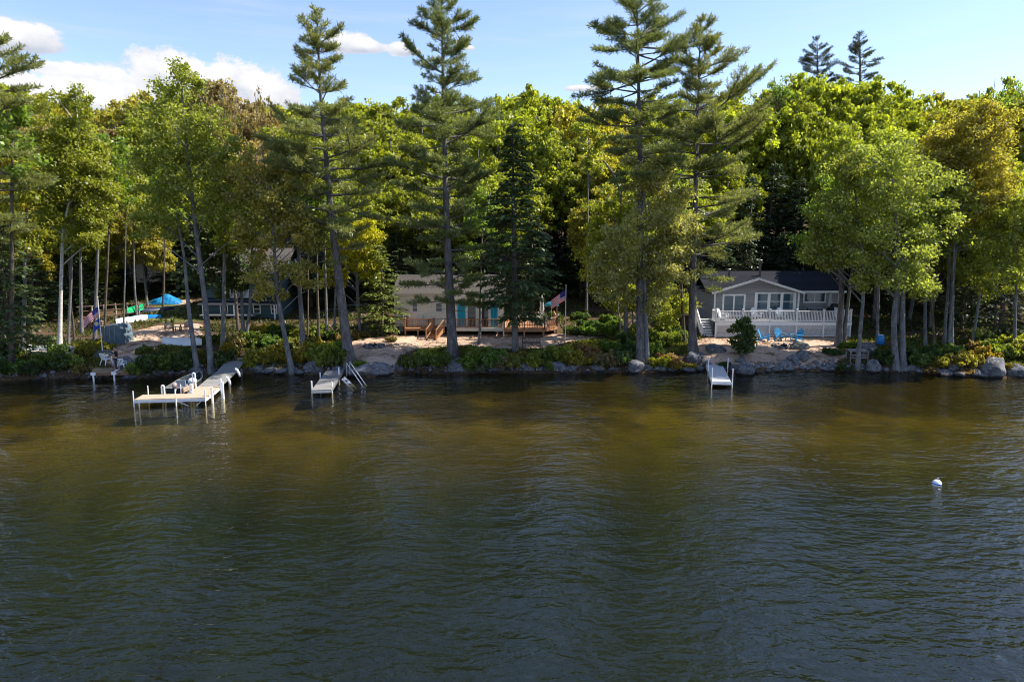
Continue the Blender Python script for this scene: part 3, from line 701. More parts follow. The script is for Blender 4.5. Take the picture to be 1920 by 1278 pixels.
for sg in (-1, 1):
    m = MB(); a = top+sside*.5*sg; b_ = a+sdir*1.40; lo = Vector((b_.x, b_.y, gz))
    m.bar(a+Vector((0,0,.85)), lo+Vector((0,0,.85)), .09, .05); m.bar(a+Vector((0,0,.12)), lo+Vector((0,0,.16)), .05, .05); m.bar(a+Vector((0,0,-.3)), a+Vector((0,0,.93)), .1); m.bar(lo+Vector((0,0,-.1)), lo+Vector((0,0,.95)), .1)
    for j in range(1, 9):
        p = a.lerp(lo, j/9); m.bar(p+Vector((0,0,.14)), p+Vector((0,0,.84)), .035)
    m.build('stair_railing', 'cedar', sto)
# large right deck
zd = zs+.02; YD = 59.75; xa = atY(945,616,YD).x; xb = atY(1021,616,YD).x; xc = atY(1046,612,61.4).x
m = MB(); m.prism([(xa,YD,zd),(xb,YD,zd),(xc,61.4,zd),(xc,66.0,zd),(xa,66.0,zd)], (0,0,-.05)); bd = m.build('deck', 'cedar_boards', cab)
m = MB(); m.bar((xa,YD+.03,zd-.15),(xb,YD+.03,zd-.15),.05,.2); m.bar((xb,YD+.03,zd-.15),(xc-.03,61.4,zd-.15),.05,.2); m.bar((xc-.03,61.4,zd-.15),(xc-.03,66,zd-.15),.05,.2); m.build('rim_joist', 'cedar', bd)
xq = xa+(xb-xa)*.5
for p, q in (((xa+.05,YD+.08,zd),(xq,YD+.08,zd)), ((xq,YD+.08,zd),(xb-.02,YD+.08,zd)), ((xb-.02,YD+.08,zd),(xc-.08,61.4,zd)), ((xc-.08,61.4,zd),(xc-.08,66,zd))): railing(bd, p, q, .86, 'cedar', bal=.045, gap=.14)
for x, y in ((xq,YD+.12), (xb-.08,YD+.15), (xc-.15,61.35), (xq,63.5), (xb,64.5)):
    m = MB(); m.bar((x, y, g(x,y)-.15), (x, y, zd-.05), .15); m.build('deck_post', 'cedar', bd)
m = MB(); m.bar((xc-.08,61.5,zd), (xc-.08,61.5,zd+1.85), .11); m.build('lamp_post', 'cedar', bd)

# --- grey shingled cabin with white deck (right)
YG = 62.5; XL = atY(1338,590,YG).x; XG = atY(1498,560,YG).x; XR = atY(1573,560,64.2).x
zD = atY(1450,603,59.6).z; zE = atY(1498,547,YG).z; zA = atY(1415,523,YG).z; gR = g((XL+XR)/2, YG)
hr = thing('cabin', 'grey shingled cabin with white front gable and white lattice deck', 'cabin', ((XL+XR)/2, YG, gR))
m = MB(); m.box(XL, XG, YG, 66.9, gR-.3, zE); m.prism([(XL,YG,zE),(XG,YG,zE),((XL+XG)/2,YG,zA-.12)], (0,.15,0)); m.build('wall', 'grey_shingle_wall', hr)
m = MB(); m.box(XG+.003, XR, 64.2, 71.0, gR-.3, zE); m.box(XL+.1, XG, 66.903, 71.0, gR-.3, zE); m.prism([(XR-.15,64.2,zE),(XR-.15,71,zE),(XR-.15,67.6,zE+1.3)], (.15,0,0)); m.build('wall', 'grey_shingle_wall', hr)
mr = gable_roof_x(hr, XL-.4, XR+.45, 63.75, 67.6, 71.4, zE-.02, zE+1.62, zE-.02, 'dark_roof')
xa_ = (XL+XG)/2; m = MB(); ov = .38; zo = zE-(zA-zE)*ov/((XG-XL)/2); y0 = YG-.4
m.prism([(XL-ov,y0,zo+.1),(xa_,y0,zA+.1),(xa_,y0,zA-.03),(XL-ov,y0,zo-.03)], (0,5.0,0)); m.prism([(xa_+.003,y0,zA+.1),(XG+ov,y0,zo+.1),(XG+ov,y0,zo-.03),(xa_+.003,y0,zA-.03)], (0,5.0,0)); m.build('gable_roof', 'dark_roof', hr)
m = MB(); m.bar((XL-ov,y0-.02,zo+.02),(xa_,y0-.02,zA+.02),.05,.2); m.bar((xa_,y0-.02,zA+.02),(XG+ov,y0-.02,zo+.02),.05,.2); m.box(XG+ov+.02, XR+.45, 63.70, 63.745, zE-.2, zE-.02)
m.bar((XL+.04,YG-.02,zD),(XL+.04,YG-.02,zE),.14,.05,up=(0,1,0)); m.bar((XG-.04,YG-.02,zD),(XG-.04,YG-.02,zE-.02),.16,.05,up=(0,1,0)); m.bar((XR-.05,64.17,zD),(XR-.05,64.17,zE-.2),.14,.05,up=(0,1,0)); m.build('trim', 'white_paint', hr)
window(hr, atY(1354,570,YG).x, atY(1397,570,YG).x, zD+.1, atY(1354,551,YG).z, YG, pane='blue_glass', mv=1, fw=.16, name='patio_door')
x0, x1 = atY(1417,570,YG).x, atY(1489,570,YG).x; z0, z1 = atY(1450,579.5,YG).z, atY(1450,550.5,YG).z
fr_ = MB(); fr_.box(x0-.12, x1+.12, YG-.05, YG+.02, z1, z1+.14); fr_.box(x0-.12, x1+.12, YG-.07, YG+.02, z0-.14, z0)
for i in range(4): c = x0+(x1-x0)*i/3; fr_.box(c-.13, c+.13, YG-.06, YG+.02, z0, z1)
fo = fr_.build('window', 'white_paint', hr)
for i in range(3):
    a = x0+(x1-x0)*i/3+.13; b_ = x0+(x1-x0)*(i+1)/3-.13; MB().box(a, b_, YG-.025, YG-.005, z0, z1).build('pane', 'blue_glass', fo)
    MB().box(a, b_, YG-.035, YG-.026, (z0+z1)/2-.03, (z0+z1)/2+.03).build('sash', 'white_paint', fo)
window(hr, atY(1505.5,560,64.2).x, atY(1548,560,64.2).x, atY(1505,567.5,64.2).z, atY(1505,545.5,64.2).z, 64.2, pane='blue_glass', mv=1, fw=.12)
for px_, h_, yy in ((1425, 1.55, 66.6), (1367, .7, 66.0)):
    c = atY(px_,510,yy).x; z_ = zE+.85; m = MB(); m.lathe([(.11,-.5),(.11,h_),(.17,h_+.01),(.17,h_+.09),(.06,h_+.13)], (c, yy, z_+.25), 10); m.build('chimney', 'galvanised', mr, smooth=True)
# white deck
DX0 = atY(1341,610,59.5).x; DX1 = atY(1596,610,59.5).x; DY = 59.5
m = MB(); m.box(DX0, DX1, DY, YG-.004, zD-.05, zD); m.box(XG+.004, DX1, YG-.004, 64.19, zD-.05, zD); wd = m.build('deck', 'grey_planks', hr)
m = MB(); m.box(DX0-.03, DX1+.03, DY-.045, DY-.004, zD-.30, zD-.02); m.box(DX1+.004, DX1+.04, DY, 64.0, zD-.30, zD-.02); m.build('fascia', 'white_paint', wd)
nb_ = 5
for i in range(nb_+1):
    x = DX0+.06+(DX1-DX0-.12)*i/nb_; m = MB(); m.bar((x,DY+.03,g(x,DY)-.15),(x,DY+.03,zD-.301),.12); m.bar((x,DY+.06,zD+.001),(x,DY+.06,zD+1.08),.13); m.bar((x,DY+.06,zD+1.08),(x,DY+.06,zD+1.12),.18); m.build('deck_post', 'white_paint', wd)
def lattice(parent, xa, xb, y, za, zb, sp=.105, w=.034):
    m = MB(); hgt = zb-za
    for s, yy in ((1, y), (-1, y+.014)):
        x = xa-hgt
        while x < xb+hgt:
            # slat from (x,za) to (x+s*hgt,zb), clipped to [xa,xb]
            p = [x, za]; q = [x+s*hgt, zb]
            if p[0] > q[0]: p, q = q, p
            if q[0] > xa+.03 and p[0] < xb-.03:
                for e, lim, other in ((p, xa, q), (q, xb, p)):
                    if (e is p and e[0] < lim) or (e is q and e[0] > lim):
                        t = (lim-e[0])/(other[0]-e[0]); e[1] = e[1]+(other[1]-e[1])*t; e[0] = lim
                m.bar((p[0],yy,p[1]), (q[0],yy,q[1]), .012, w, up=(0,0,1))
            x += sp*1.414
    m.box(xa, xb, y-.02, y+.03, za-.05, za); return m.build('lattice', 'white_paint', parent)
for i in range(nb_):
    a = DX0+.12+(DX1-DX0-.12)*i/nb_; b_ = DX0+(DX1-DX0-.12)*(i+1)/nb_
    lattice(wd, a, b_, DY+.03, min(g(a,DY), g(b_,DY))+.1, zD-.305)
    railing(wd, (a,DY+.06,zD), (b_,DY+.06,zD), .93, 'white_paint', posts=False, bal=.045, gap=.125, rail=.075)
railing(wd, (DX1-.06,DY+.15,zD), (DX1-.06,64.0,zD), .93, 'white_paint', bal=.045, gap=.125, rail=.075)
railing(wd, (DX0+.06,DY+.15,zD), (DX0+.06,60.6,zD), .93, 'white_paint', bal=.045, gap=.125, rail=.075)
# white stairs at the left end, climbing away from the lake
sx1 = DX0-.02; sx0 = sx1-1.05; zg = g(sx0+.5, 59.9); m = MB(); n_ = 7; rs = (zD-zg)/n_
for i in range(n_): m.box(sx0, sx1, 59.75+.27*i, 60.05+.27*i, zg+rs*(i+1)-.05, zg+rs*(i+1)); m.box(sx0+.03, sx1-.03, 60.03+.27*i, 60.05+.27*i, zg+rs*i, zg+rs*(i+1)-.05)
sw = m.build('stairs', 'white_paint', wd)
m = MB(); a = Vector((sx0,59.8,zg)); b_ = Vector((sx0,61.7,zD)); m.bar(a,b_+Vector((0,0,0)),.05,.26); m.bar(a+Vector((0,0,.92)),b_+Vector((0,0,.92)),.1,.06); m.bar(a+Vector((0,0,-.1)),a+Vector((0,0,1.02)),.12); m.bar(b_,b_+Vector((0,0,1.05)),.12)
for j in range(1, 12): p = a.lerp(b_, j/12); m.bar(p+Vector((0,0,.12)), p+Vector((0,0,.9)), .045)
m.build('stair_railing', 'white_paint', sw)

# --- dark two-storey house behind the left trees
YL = 69.0; HX0 = atY(383,580,YL).x; HX1 = atY(526,580,YL).x; hg = g((HX0+HX1)/2, YL); zl = atY(450,562,YL).z; zu = atY(450,506,YL).z
hl = thing('lake_house', 'dark teal two-storey house with tan roof half hidden behind trees', 'house', ((HX0+HX1)/2, YL, hg))
m = MB(); m.box(HX0, HX1, YL, YL+8, hg-.4, zl); m.box(HX0, HX1, YL+.9, YL+8, zl+.003, zu); m.prism([(HX0,YL+.9,zu),(HX0,YL+8,zu),(HX0,YL+4.4,zu+1.9)], (.15,0,0)); m.prism([(HX1-.15,YL+.9,zu),(HX1-.15,YL+8,zu),(HX1-.15,YL+4.4,zu+1.9)], (.15,0,0)); m.build('wall', 'teal_siding', hl)
rl = gable_roof_x(hl, HX0-.5, HX1+.4, YL-.2, YL+4.4, YL+8.6, zu-.35, zu+2.1, zu-.1, 'tan_roof')
m = MB(); m.lathe([(.3,-.6),(.3,1.4),(.36,1.42),(.36,1.5)], (HX0+5.0, YL+3.6, zu+1.7), 4); m.build('chimney', 'clay', rl)
m = MB(); m.prism([(HX0-.2,YL-.95,zl-.30),(HX0-.2,YL+.85,zl+.12),(HX0-.2,YL+.85,zl+.02),(HX0-.2,YL-.95,zl-.40)], (HX1-HX0+.4,0,0)); m.build('porch_roof', 'dark_roof', hl)
m = MB(); m.box(HX0-.2, HX1+.2, YL-1.0, YL-.955, zl-.42, zl-.31); m.build('fascia', 'grey_wood', hl)
for a, b_ in ((413,428), (440,455), (475,489), (508,520)):
    window(hl, atY(a,580,YL).x, atY(b_,580,YL).x, atY(a,601 if a == 413 else 588,YL).z, atY(a,570,YL).z, YL, mv=1 if a == 413 else 0, mh=1)
for a, b_ in ((400,415), (436,454), (496,512)):
    window(hl, atY(a,520,YL+.9).x, atY(b_,520,YL+.9).x, atY(a,541,YL+.9).z, atY(a,517,YL+.9).z, YL+.9, mh=1)
MB().box(HX0+.2, HX0+5.5, YL-1.6, YL-.01, hg+.15, hg+.32).build('stoop', 'grey_planks', hl)
railing(hl, (HX0+2.5, YL+.15, zl+.14), (HX1-2.0, YL+.15, zl+.14), .85, 'white_paint')
for x in (HX0+.3, HX0+3.4, HX1-.3):
    m = MB(); m.bar((x,YL-.9,g(x,YL-.9)-.1),(x,YL-.9,zl-.4),.12); m.build('porch_post', 'white_paint', hl)

# --- small pale shed glimpsed between the trees far left
YW = 88.0; c = atY(281,556,YW); wg = g(c.x, YW)
sh = thing('shed', 'small white shed glimpsed between trees above the blue tarp', 'shed', (c.x, YW, wg))
m = MB(); m.box(c.x-1.5, c.x+1.5, YW, YW+2.5, wg-.3, wg+2.7); m.prism([(c.x-1.5,YW,wg+2.7),(c.x+1.5,YW,wg+2.7),(c.x,YW,wg+3.7)], (0,2.5,0)); m.build('wall', 'white_paint', sh)
m = MB(); m.prism([(c.x-1.75,YW-.2,wg+2.62),(c.x,YW-.2,wg+3.82),(c.x,YW-.2,wg+3.71),(c.x-1.75,YW-.2,wg+2.5)], (0,2.9,0)); m.prism([(c.x+.003,YW-.2,wg+3.82),(c.x+1.75,YW-.2,wg+2.62),(c.x+1.75,YW-.2,wg+2.5),(c.x+.003,YW-.2,wg+3.71)], (0,2.9,0)); m.build('roof', 'tan_roof', sh)
window(sh, c.x-.2, c.x+.7, wg+1.2, wg+2.2, YW, mv=1, mh=1, fw=.07)

# ------------------------------------------------------------------ docks
def strip(m, a, b, w, th=.14):
    """deck plank strip of width w centred on a-b"""
    a = Vector(a); b = Vector(b); d = (b-a).normalized(); s = Vector((d.y, -d.x, 0)).normalized()*w/2
    m.prism([a-s, a+s, b+s, b-s], (0,0,-th)); return s
def post(m, p, z0, z1, r=.045, n=8): m.tube([(p.x,p.y,z0),(p.x,p.y,z1)], r, n)
def hoop(m, p, z0, z1, w=.16, r=.05):
    pts = [Vector((p.x-w/2,p.y,z0))]+[Vector((p.x-w/2*math.cos(t),p.y,z1-w/2+w/2*math.sin(t))) for t in np.linspace(0, math.pi, 7)]+[Vector((p.x+w/2,p.y,z0))]
    m.tube(pts, r, 8)
# L-shaped dock (left)
zt = .48
fl = hitz(252,748.5,zt); frr = hitz(386,745,zt); e0 = hitz(386,736,zt); e1 = hitz(398,728,zt); far = hit(447,677); far.z = .95
dka = thing('dock', 'L-shaped dock with beige deck, white posts and grey plank gangway', 'dock', (fl.x, fl.y, 0))
m = MB(); d_ = (frr-fl).normalized(); nrm = Vector((-d_.y, d_.x, 0)); m.prism([fl, frr, frr+nrm*1.25, fl+nrm*1.25], (0,0,-.05)); m.build('deck_section', 'beige_planks', dka)
jn = frr-d_*.75+nrm*1.256; gdir = (far-jn); gdir.z = 0; gl_ = gdir.length; gdir.normalize(); gs = Vector((gdir.y, -gdir.x, 0))
k1 = jn+gdir*2.0
m = MB(); m.prism([frr-d_*1.5+nrm*1.254, frr+nrm*1.254, k1+gs*.72, k1-gs*.72], (0,0,-.05)); m.build('deck_section', 'beige_planks', dka)
m = MB(); mid = Vector((k1.x, k1.y, zt+.01)).lerp(Vector((far.x, far.y, .95)), .55); mid.z = zt+.1
strip(m, k1+gdir*.01, mid, 1.4, .12); strip(m, mid+gdir*.02, far, 1.35, .12); m.build('gangway', 'grey_planks', dka)
m = MB(); zf_ = zt-.05
for a, b_ in ((fl, frr), (fl+nrm*1.25, frr-d_*1.5+nrm*1.25), (fl, fl+nrm*1.25), (frr, frr+nrm*1.25), (frr+nrm*1.25, k1+gs*.72)):
    m.bar((a.x,a.y,zf_-.09), (b_.x,b_.y,zf_-.09), .05, .17)
m.bar((fl+d_*3.7).to_tuple()[:2]+(-.3,), (frr-d_*1.8).to_tuple()[:2]+(.35,), .04); m.bar((frr-d_*.9).to_tuple()[:2]+(-.3,), (frr-d_*.2).to_tuple()[:2]+(.35,), .04)
m.build('frame', 'white_metal', dka)
nv = nrm*1.3
for p, hh in ((fl-d_*.05, .62), (fl+nv+d_*.3, .66), (fl+d_*.25, .05), (frr-d_*1.75-nrm*.06, .60), (frr-d_*.02-nrm*.08, .65), (frr-d_*1.9+nv, .7)):
    m = MB(); post(m, p, -1.6, zt+hh-.1, .035); m.build('dock_post', 'white_metal', dka)
for p, hh in ((fl+d_*1.2+nv, .55), (fl+d_*2.9+nv, .58), (k1-gs*.78-gdir*.4, 1.0)):
    m = MB(); hoop(m, p, -1.3, zt+hh); m.build('mooring_hoop', 'white_plastic', dka)
for p, hh in ((frr+d_*.22+nrm*.5, .55), (frr+d_*.55+nrm*1.6, .6), (k1+gs*.85-gdir*.3, .55)):
    m = MB(); post(m, p, -1.4, zt+hh, .075); m.build('bumper_post', 'white_plastic', dka)
for p in (k1+gs*1.0+gdir*.3, k1+gs*.95+gdir*3.1):
    m = MB(); m.tube([p+Vector((0,0,.55)), p+gs*.12+Vector((0,0,.46)), p+gs*.24+Vector((0,0,.2)), p+gs*.28+Vector((0,0,-.05))], [.06,.085,.085,.05], 10); m.build('fender', 'white_plastic', dka, smooth=True)
m = MB(); a = frr-d_*1.75+nrm*1.3; b_ = k1-gs*.8-gdir*.3
for z_ in (.6, .76): m.bar((a.x,a.y,z_), (b_.x,b_.y,z_), .035, .12)
for t_ in (0, .33, .66, 1): p = a.lerp(b_, t_); m.bar((p.x,p.y,-1), (p.x,p.y,.86), .07)
m.build('side_rail', 'beige_planks', dka)
for t_ in (.3, .75):
    for sg in (-1, 1):
        p = Vector((k1.x,k1.y,0)).lerp(Vector((far.x,far.y,0)), t_)+gs*.66*sg; m = MB(); post(m, p, g(p.x,p.y)-.3, zt+.1*t_-.1, .08); m.build('pile', 'grey_wood', dka)

# motor boat tied inside the L
bs = hitz(330,731,.35); bb = hitz(382,701,.35); bdir = (bb-bs); bdir.z = 0; BL = 4.4; bdir.normalize(); brot = math.atan2(bdir.y, bdir.x)
bo = thing('motor_boat', 'dark green open motor boat moored inside the L-shaped dock', 'boat', (bs.x, bs.y, 0), brot)
sec = []; ns = 11
for i in range(ns):
    t_ = i/(ns-1); x = BL*t_; w = .74*(1-max(0, (t_-.45)/.55)**2.2)+.02; sh_ = .48+.22*t_**2; kz = -.12+.34*max(0, (t_-.6)/.4)**2
    sec.append([(x,-w,sh_), (x,-w*.86,kz+.2), (x,-w*.35,kz+.02), (x,0,kz), (x,w*.35,kz+.02), (x,w*.86,kz+.2), (x,w,sh_)])
def loft(secs, inner=0.0):
    m = MB(); n = len(secs[0]); vs = [p for s in secs for p in s]; fs = []
    for i in range(len(secs)-1):
        for j in range(n-1): a = i*n+j; fs.append((a, a+1, a+n+1, a+n))
    m.add(vs, fs); return m
m = loft(sec); ins = [[(x, y*.93, z+.035 if abs(y) < .9*max(abs(q[1]) for q in s) else z) for x, y, z in s] for s, q0 in zip(sec, sec) for q in [s[0]]] if False else [[(p[0], p[1]*.93, p[2]+(.04 if j not in (0,6) else 0)) for j, p in enumerate(s)] for s in sec]
o_ = len(m.v); m2 = loft(ins); m.mi = 1; m.add(m2.v, [tuple(reversed(f)) for f in m2.f]); m.mi = 0; n7 = 7
for i in range(ns-1):
    for e in (0, 6): a = i*n7+e; m.f.append((a, a+n7, o_+a+n7, o_+a)); m.m.append(0)
m.f.append(tuple(range(7))); m.m.append(0); m.f.append(tuple(o_+j for j in reversed(range(7)))); m.m.append(0)
m.build('hull', ['dark_green_hull', 'green_grey_liner'], bo, smooth=False, world=False)
m = MB(); m.tube([Vector(s[0])+Vector((0,0,.01)) for s in sec], .03, 6); m.tube([Vector(s[6])+Vector((0,0,.01)) for s in sec], .03, 6); m.build('gunwale', 'aluminium', bo, world=False)
for x, w in ((.75,.64), (2.0,.66), (3.1,.52)):
    m = MB(); m.box(x-.16, x+.16, -w, w, .30, .36); m.build('bench_seat', 'grey_vinyl', bo, world=False)
m = MB(); m.lathe([(.25,.36),(.29,.42),(.28,.56),(.2,.66),(.06,.69)], (2.15,-.28,0), 12); m.build('cushion', 'white_plastic', bo, smooth=True, world=False)
m = MB(); m.box(.95, 1.25, -.3, .3, .36, .44); m.box(.86, .95, -.3, .3, .36, .8); m.build('helm_seat', 'grey_vinyl', bo, world=False)
m = MB(); m.tube([(-.06,0,.62),(-.16,0,.2),(-.2,0,-.4)], [.07,.06,.05], 8); m.box(-.28, -.14, -.1, .1, -.45, -.38); mo = m.build('outboard_motor', 'white_metal', bo, world=False)
m = MB(); m.lathe([(.10,.52),(.15,.57),(.16,.70),(.14,.82),(.07,.87)], (-.16,0,0), 12, sx=1.25); m.build('cowling', 'red_brown_cowl', mo, smooth=True, world=False)

def small_dock(label, nl, nr, fl_, fr2, zt_, plank, frame, posts, pr, group=None, thk=.14):
    a, b_, c_, d2 = [hitz(p[0], p[1], zt_) for p in (nl, nr, fr2, fl_)]
    t = thing('dock', label, 'dock', ((a.x+b_.x)/2, (a.y+b_.y)/2, 0), group=group)
    m1, m2_ = a.lerp(d2, .5), b_.lerp(c_, .5)
    m = MB(); m.prism([a, b_, m2_, m1], (0,0,-.06)); m.build('deck_section', plank, t)
    e = (c_-b_).normalized()*.02; m = MB(); m.prism([m1+e, m2_+e, c_, d2], (0,0,-.06)); m.build('deck_section', plank, t)
    m = MB()
    for p, q in ((a, b_), (b_, c_), (d2, a)): m.bar((p.x,p.y,zt_-.06-thk/2), (q.x,q.y,zt_-.06-thk/2), .06, thk)
    m.build('frame', frame, t)
    for px_, top, bot, dd in posts:
        p = hitz(px_, bot, 0); m = MB(); z1_ = atY(px_, top, p.y).z; post(m, p, g(p.x,p.y)-.3, z1_, pr); m.build('dock_post', 'white_metal' if frame != 'grey_wood' else 'grey_wood', t)
    return t
d2 = small_dock('weathered grey plank dock with slanting white handrails beside the long flat boulder', (584,731), (621,730), (612,694), (645,692), .42, 'grey_planks', 'aluminium', [(585,714,737,0), (623,716,736,0), (601,698,716,0), (636,688,712,0)], .05)
b0 = hitz(641,708,.42); m = MB()
for dx in (0, .42):
    a = Vector((b0.x+.12+dx*.3, b0.y+1.0+dx, 1.30)); b_ = Vector((b0.x+1.65+dx*.3, b0.y-.6+dx*1.0, -.15)); m.tube([a+Vector((-.05,.1,-1.0)), a, b_], .035, 8)
m.build('handrail', 'white_metal', d2, smooth=True)
m = MB()
for i in range(3):
    c0 = b0+Vector((.25+.3*i, -.15-.16*i, -.02-.22*i)); m.bar(c0+Vector((-.12,.35,0)), c0+Vector((.12,-.35,0)), .2, .05)
m.bar(b0+Vector((.1,.25,0)), b0+Vector((1.05,-.25,-.75)), .04, .12); m.bar(b0+Vector((.1,-.4,0)), b0+Vector((1.05,-.9,-.75)), .04, .12); m.build('water_steps', 'white_metal', d2)
d3 = small_dock('pale aluminium dock with tall pipe legs in front of the grey cabin', (1334.5,715), (1371,716), (1324,683.5), (1354,682.5), .40, 'grey_planks', 'white_metal', [(1334,690,727,0), (1372.5,691,726,0), (1327.5,671,704,0), (1364,671,699,0)], .04)
for o in d3.children:
    if o.name.startswith('deck_section'): o.data.materials[0] = MATS['white_paint'] if False else surf('pale_planks', (.50,.51,.53), (.43,.44,.46), scale=3, rough=.6, stretch=(1,6,1))
zp = .62; pts = [hitz(172,698,zp), hitz(240,696,zp), hitz(236,686,zp), hitz(174,687,zp)]
d4 = thing('platform', 'low brown wooden platform with white plastic corner brackets at the water', 'platform', (pts[0].x, pts[0].y, 0))
m = MB(); m.prism(pts, (0,0,-.06)); m.build('deck_section', 'brown_planks', d4)
m = MB(); m.bar(pts[0]+Vector((0,0,-.16)), pts[1]+Vector((0,0,-.16)), .06, .2); m.bar(pts[1]+Vector((0,0,-.16)), pts[2]+Vector((0,0,-.16)), .06, .2); m.bar(pts[0]+Vector((0,0,-.16)), pts[3]+Vector((0,0,-.16)), .06, .2); m.build('frame', 'brown_wood', d4)
for f in (.05, .62):
    p = pts[0].lerp(pts[1], f)+Vector((0,-.07,0)); m = MB(); post(m, p, -1.2, zp-.02, .06); m.box(p.x-.16, p.x+.16, p.y-.05, p.y+.06, zp-.2, zp+.01); m.build('dock_post', 'white_plastic', d4)
# ------------------------------------------------------------------ furniture
def adirondack(label, mat, loc, rotz, group=None):
    t = thing('adirondack_chair', label, 'chair', loc, rotz, group)
    m = MB()
    for i in range(6):
        f = i/5; y = -.34+.62*f; z = .38-.17*f; m.bar((-.27,y,z), (.27,y,z), .095, .022, up=(0,.28,1))
    m.build('seat', mat, t, world=False); m = MB()
    for i in range(7):
        x = (i-3)*.085; tp = 1.02-.022*(i-3)**2; k = 1+.22*abs(i-3)/3*(1 if i != 3 else 0)
        m.bar((x*.85,.26,.20), (x*1.15,.26+.33*(tp-.2)/.8,tp), .078, .022, up=(0,-1,.4))
    m.bar((-.27,.36,.42), (.27,.36,.42), .03, .07); m.bar((-.3,.49,.74), (.3,.49,.74), .03, .07); m.build('backrest', mat, t, world=False)
    for s in (-1, 1):
        m = MB(); m.prism([(s*.36-.065,-.42,.555),(s*.36+.065,-.42,.555),(s*.37+.04,.42,.555),(s*.37-.04,.42,.555)], (0,0,.025)); m.build('arm', mat, t, world=False)
        m = MB(); m.bar((s*.31,-.33,0), (s*.31,-.33,.553), .03, .1); m.build('leg', mat, t, world=False)
        m = MB(); m.bar((s*.285,-.36,.33), (s*.285,.62,.04), .03, .12); m.build('leg', mat, t, world=False)
    return t
def on(px, py, dz=0.0):
    p = hit(px, py); p.z += dz; return p
ch = adirondack('sky blue adirondack chair on the sand, turned side-on beside the white lattice', 'blue_paint', on(1433,638.5), R(62), 'blue chairs round the fire pit')
dup(ch, on(1463,637.5), R(8), 'sky blue adirondack chair facing the lake behind the fire pit'); dup(ch, on(1493,639), R(-62), 'sky blue adirondack chair on the sand, turned left, nearest the pale dock-side tree')
def onfloor(px, py_rail, Y, z): p = atY(px, py_rail, Y); return Vector((p.x, Y, z))
wc = adirondack('white adirondack chair at the stair end of the lattice deck', 'white_plastic', onfloor(1357,590,60.9,zD), R(50), 'white chairs on the lattice deck')
dup(wc, onfloor(1418,590,61.5,zD), R(10), 'white adirondack chair on the lattice deck behind the young pine'); dup(wc, onfloor(1464,590,61.3,zD), R(-6), 'white adirondack chair on the lattice deck under the triple window')
def plastic_chair(label, loc, rotz, mat='white_plastic', group=None):
    t = thing('garden_chair', label, 'chair', loc, rotz, group)
    m = MB(); m.prism([(-.25,-.24,.43),(.25,-.24,.43),(.22,.22,.40),(-.22,.22,.40)], (0,0,.03)); m.build('seat', mat, t, world=False); m = MB()
    for i in range(5): x = (i-2)*.09; m.bar((x,.22,.44), (x*1.1,.33,.86-.012*(i-2)**2), .05, .02, up=(0,-1,.3))
    m.bar((-.23,.34,.86), (.23,.34,.86), .03, .07); m.build('backrest', mat, t, world=False)
    for s in (-1, 1):
        m = MB(); m.tube([(s*.27,-.25,.44),(s*.28,-.23,.62),(s*.28,0,.65),(s*.25,.3,.7)], .025, 6); m.build('arm', mat, t, world=False)
        m = MB(); m.bar((s*.3,-.30,0), (s*.24,-.22,.44), .05, .05); m.build('leg', mat, t, world=False)
        m = MB(); m.bar((s*.27,.33,0), (s*.21,.2,.42), .05, .05); m.build('leg', mat, t, world=False)
    return t
p0 = hitz(200,688,zp); pc = plastic_chair('white plastic garden chair left of the standing person', on(200,684), R(160), group='white plastic garden chairs')
p1 = hitz(229,693,zp); dup(pc, (p1.x, p1.y, zp), R(190), 'white plastic garden chair just right of the standing person')
dup(pc, on(62,668), R(70), 'white plastic garden chair between tree trunks by the low bench, far left')
def wood_chair(label, loc, rotz, group):
    t = thing('wooden_armchair', label, 'chair', loc, rotz, group); mat = 'brown_wood'
    m = MB()
    for i in range(5): m.bar((-.3,-.26+.13*i,.42), (.3,-.26+.13*i,.42), .1, .03)
    m.build('seat', mat, t, world=False); m = MB()
    for i in range(6): x = (i-2.5)*.1; m.bar((x,.3,.44), (x,.40,.98-.02*(i-2.5)**2), .07, .025, up=(0,-1,.2))
    m.bar((-.3,.36,.78), (.3,.36,.78), .03, .08); m.build('backrest', 'bleached_wood', t, world=False)
    for s in (-1, 1):
        m = MB(); m.bar((s*.34,-.32,.66), (s*.34,.4,.68), .1, .03); m.build('arm', mat, t, world=False)
        for y in (-.28, .32): m = MB(); m.bar((s*.32,y,0), (s*.32,y,.65), .06); m.build('leg', mat, t, world=False)
    return t
w1 = wood_chair('brown wooden armchair on the left beach, the one nearer the grey tarp', on(318,624), R(35), 'brown wooden armchairs')
dup(w1, on(349,622), R(-10), 'brown wooden armchair on the left beach, the one close to the tree trunks')
p = on(333,621); t = thing('side_table', 'low wooden side table between two brown armchairs', 'table', p); MB().box(p.x-.35, p.x+.35, p.y-.25, p.y+.25, p.z+.40, p.z+.45).build('table_top', 'bleached_wood', t)
for sx_ in (-1, 1):
    for sy_ in (-1, 1): m = MB(); m.bar((p.x+.28*sx_,p.y+.18*sy_,p.z-.03), (p.x+.28*sx_,p.y+.18*sy_,p.z+.40), .06); m.build('leg', 'brown_wood', t)
# low table and bench among the trees at the far left
p = on(76,670); t = thing('bench', 'low weathered wooden bench right of the far-left white chair', 'bench', p)
MB().box(p.x-.62, p.x+.62, p.y-.25, p.y+.25, p.z+.42, p.z+.48).build('seat', 'bleached_wood', t)
for s in (-1, 1): MB().box(p.x+s*.5-.05, p.x+s*.5+.05, p.y-.22, p.y+.22, p.z-.05, p.z+.419).build('leg', 'grey_wood', t)
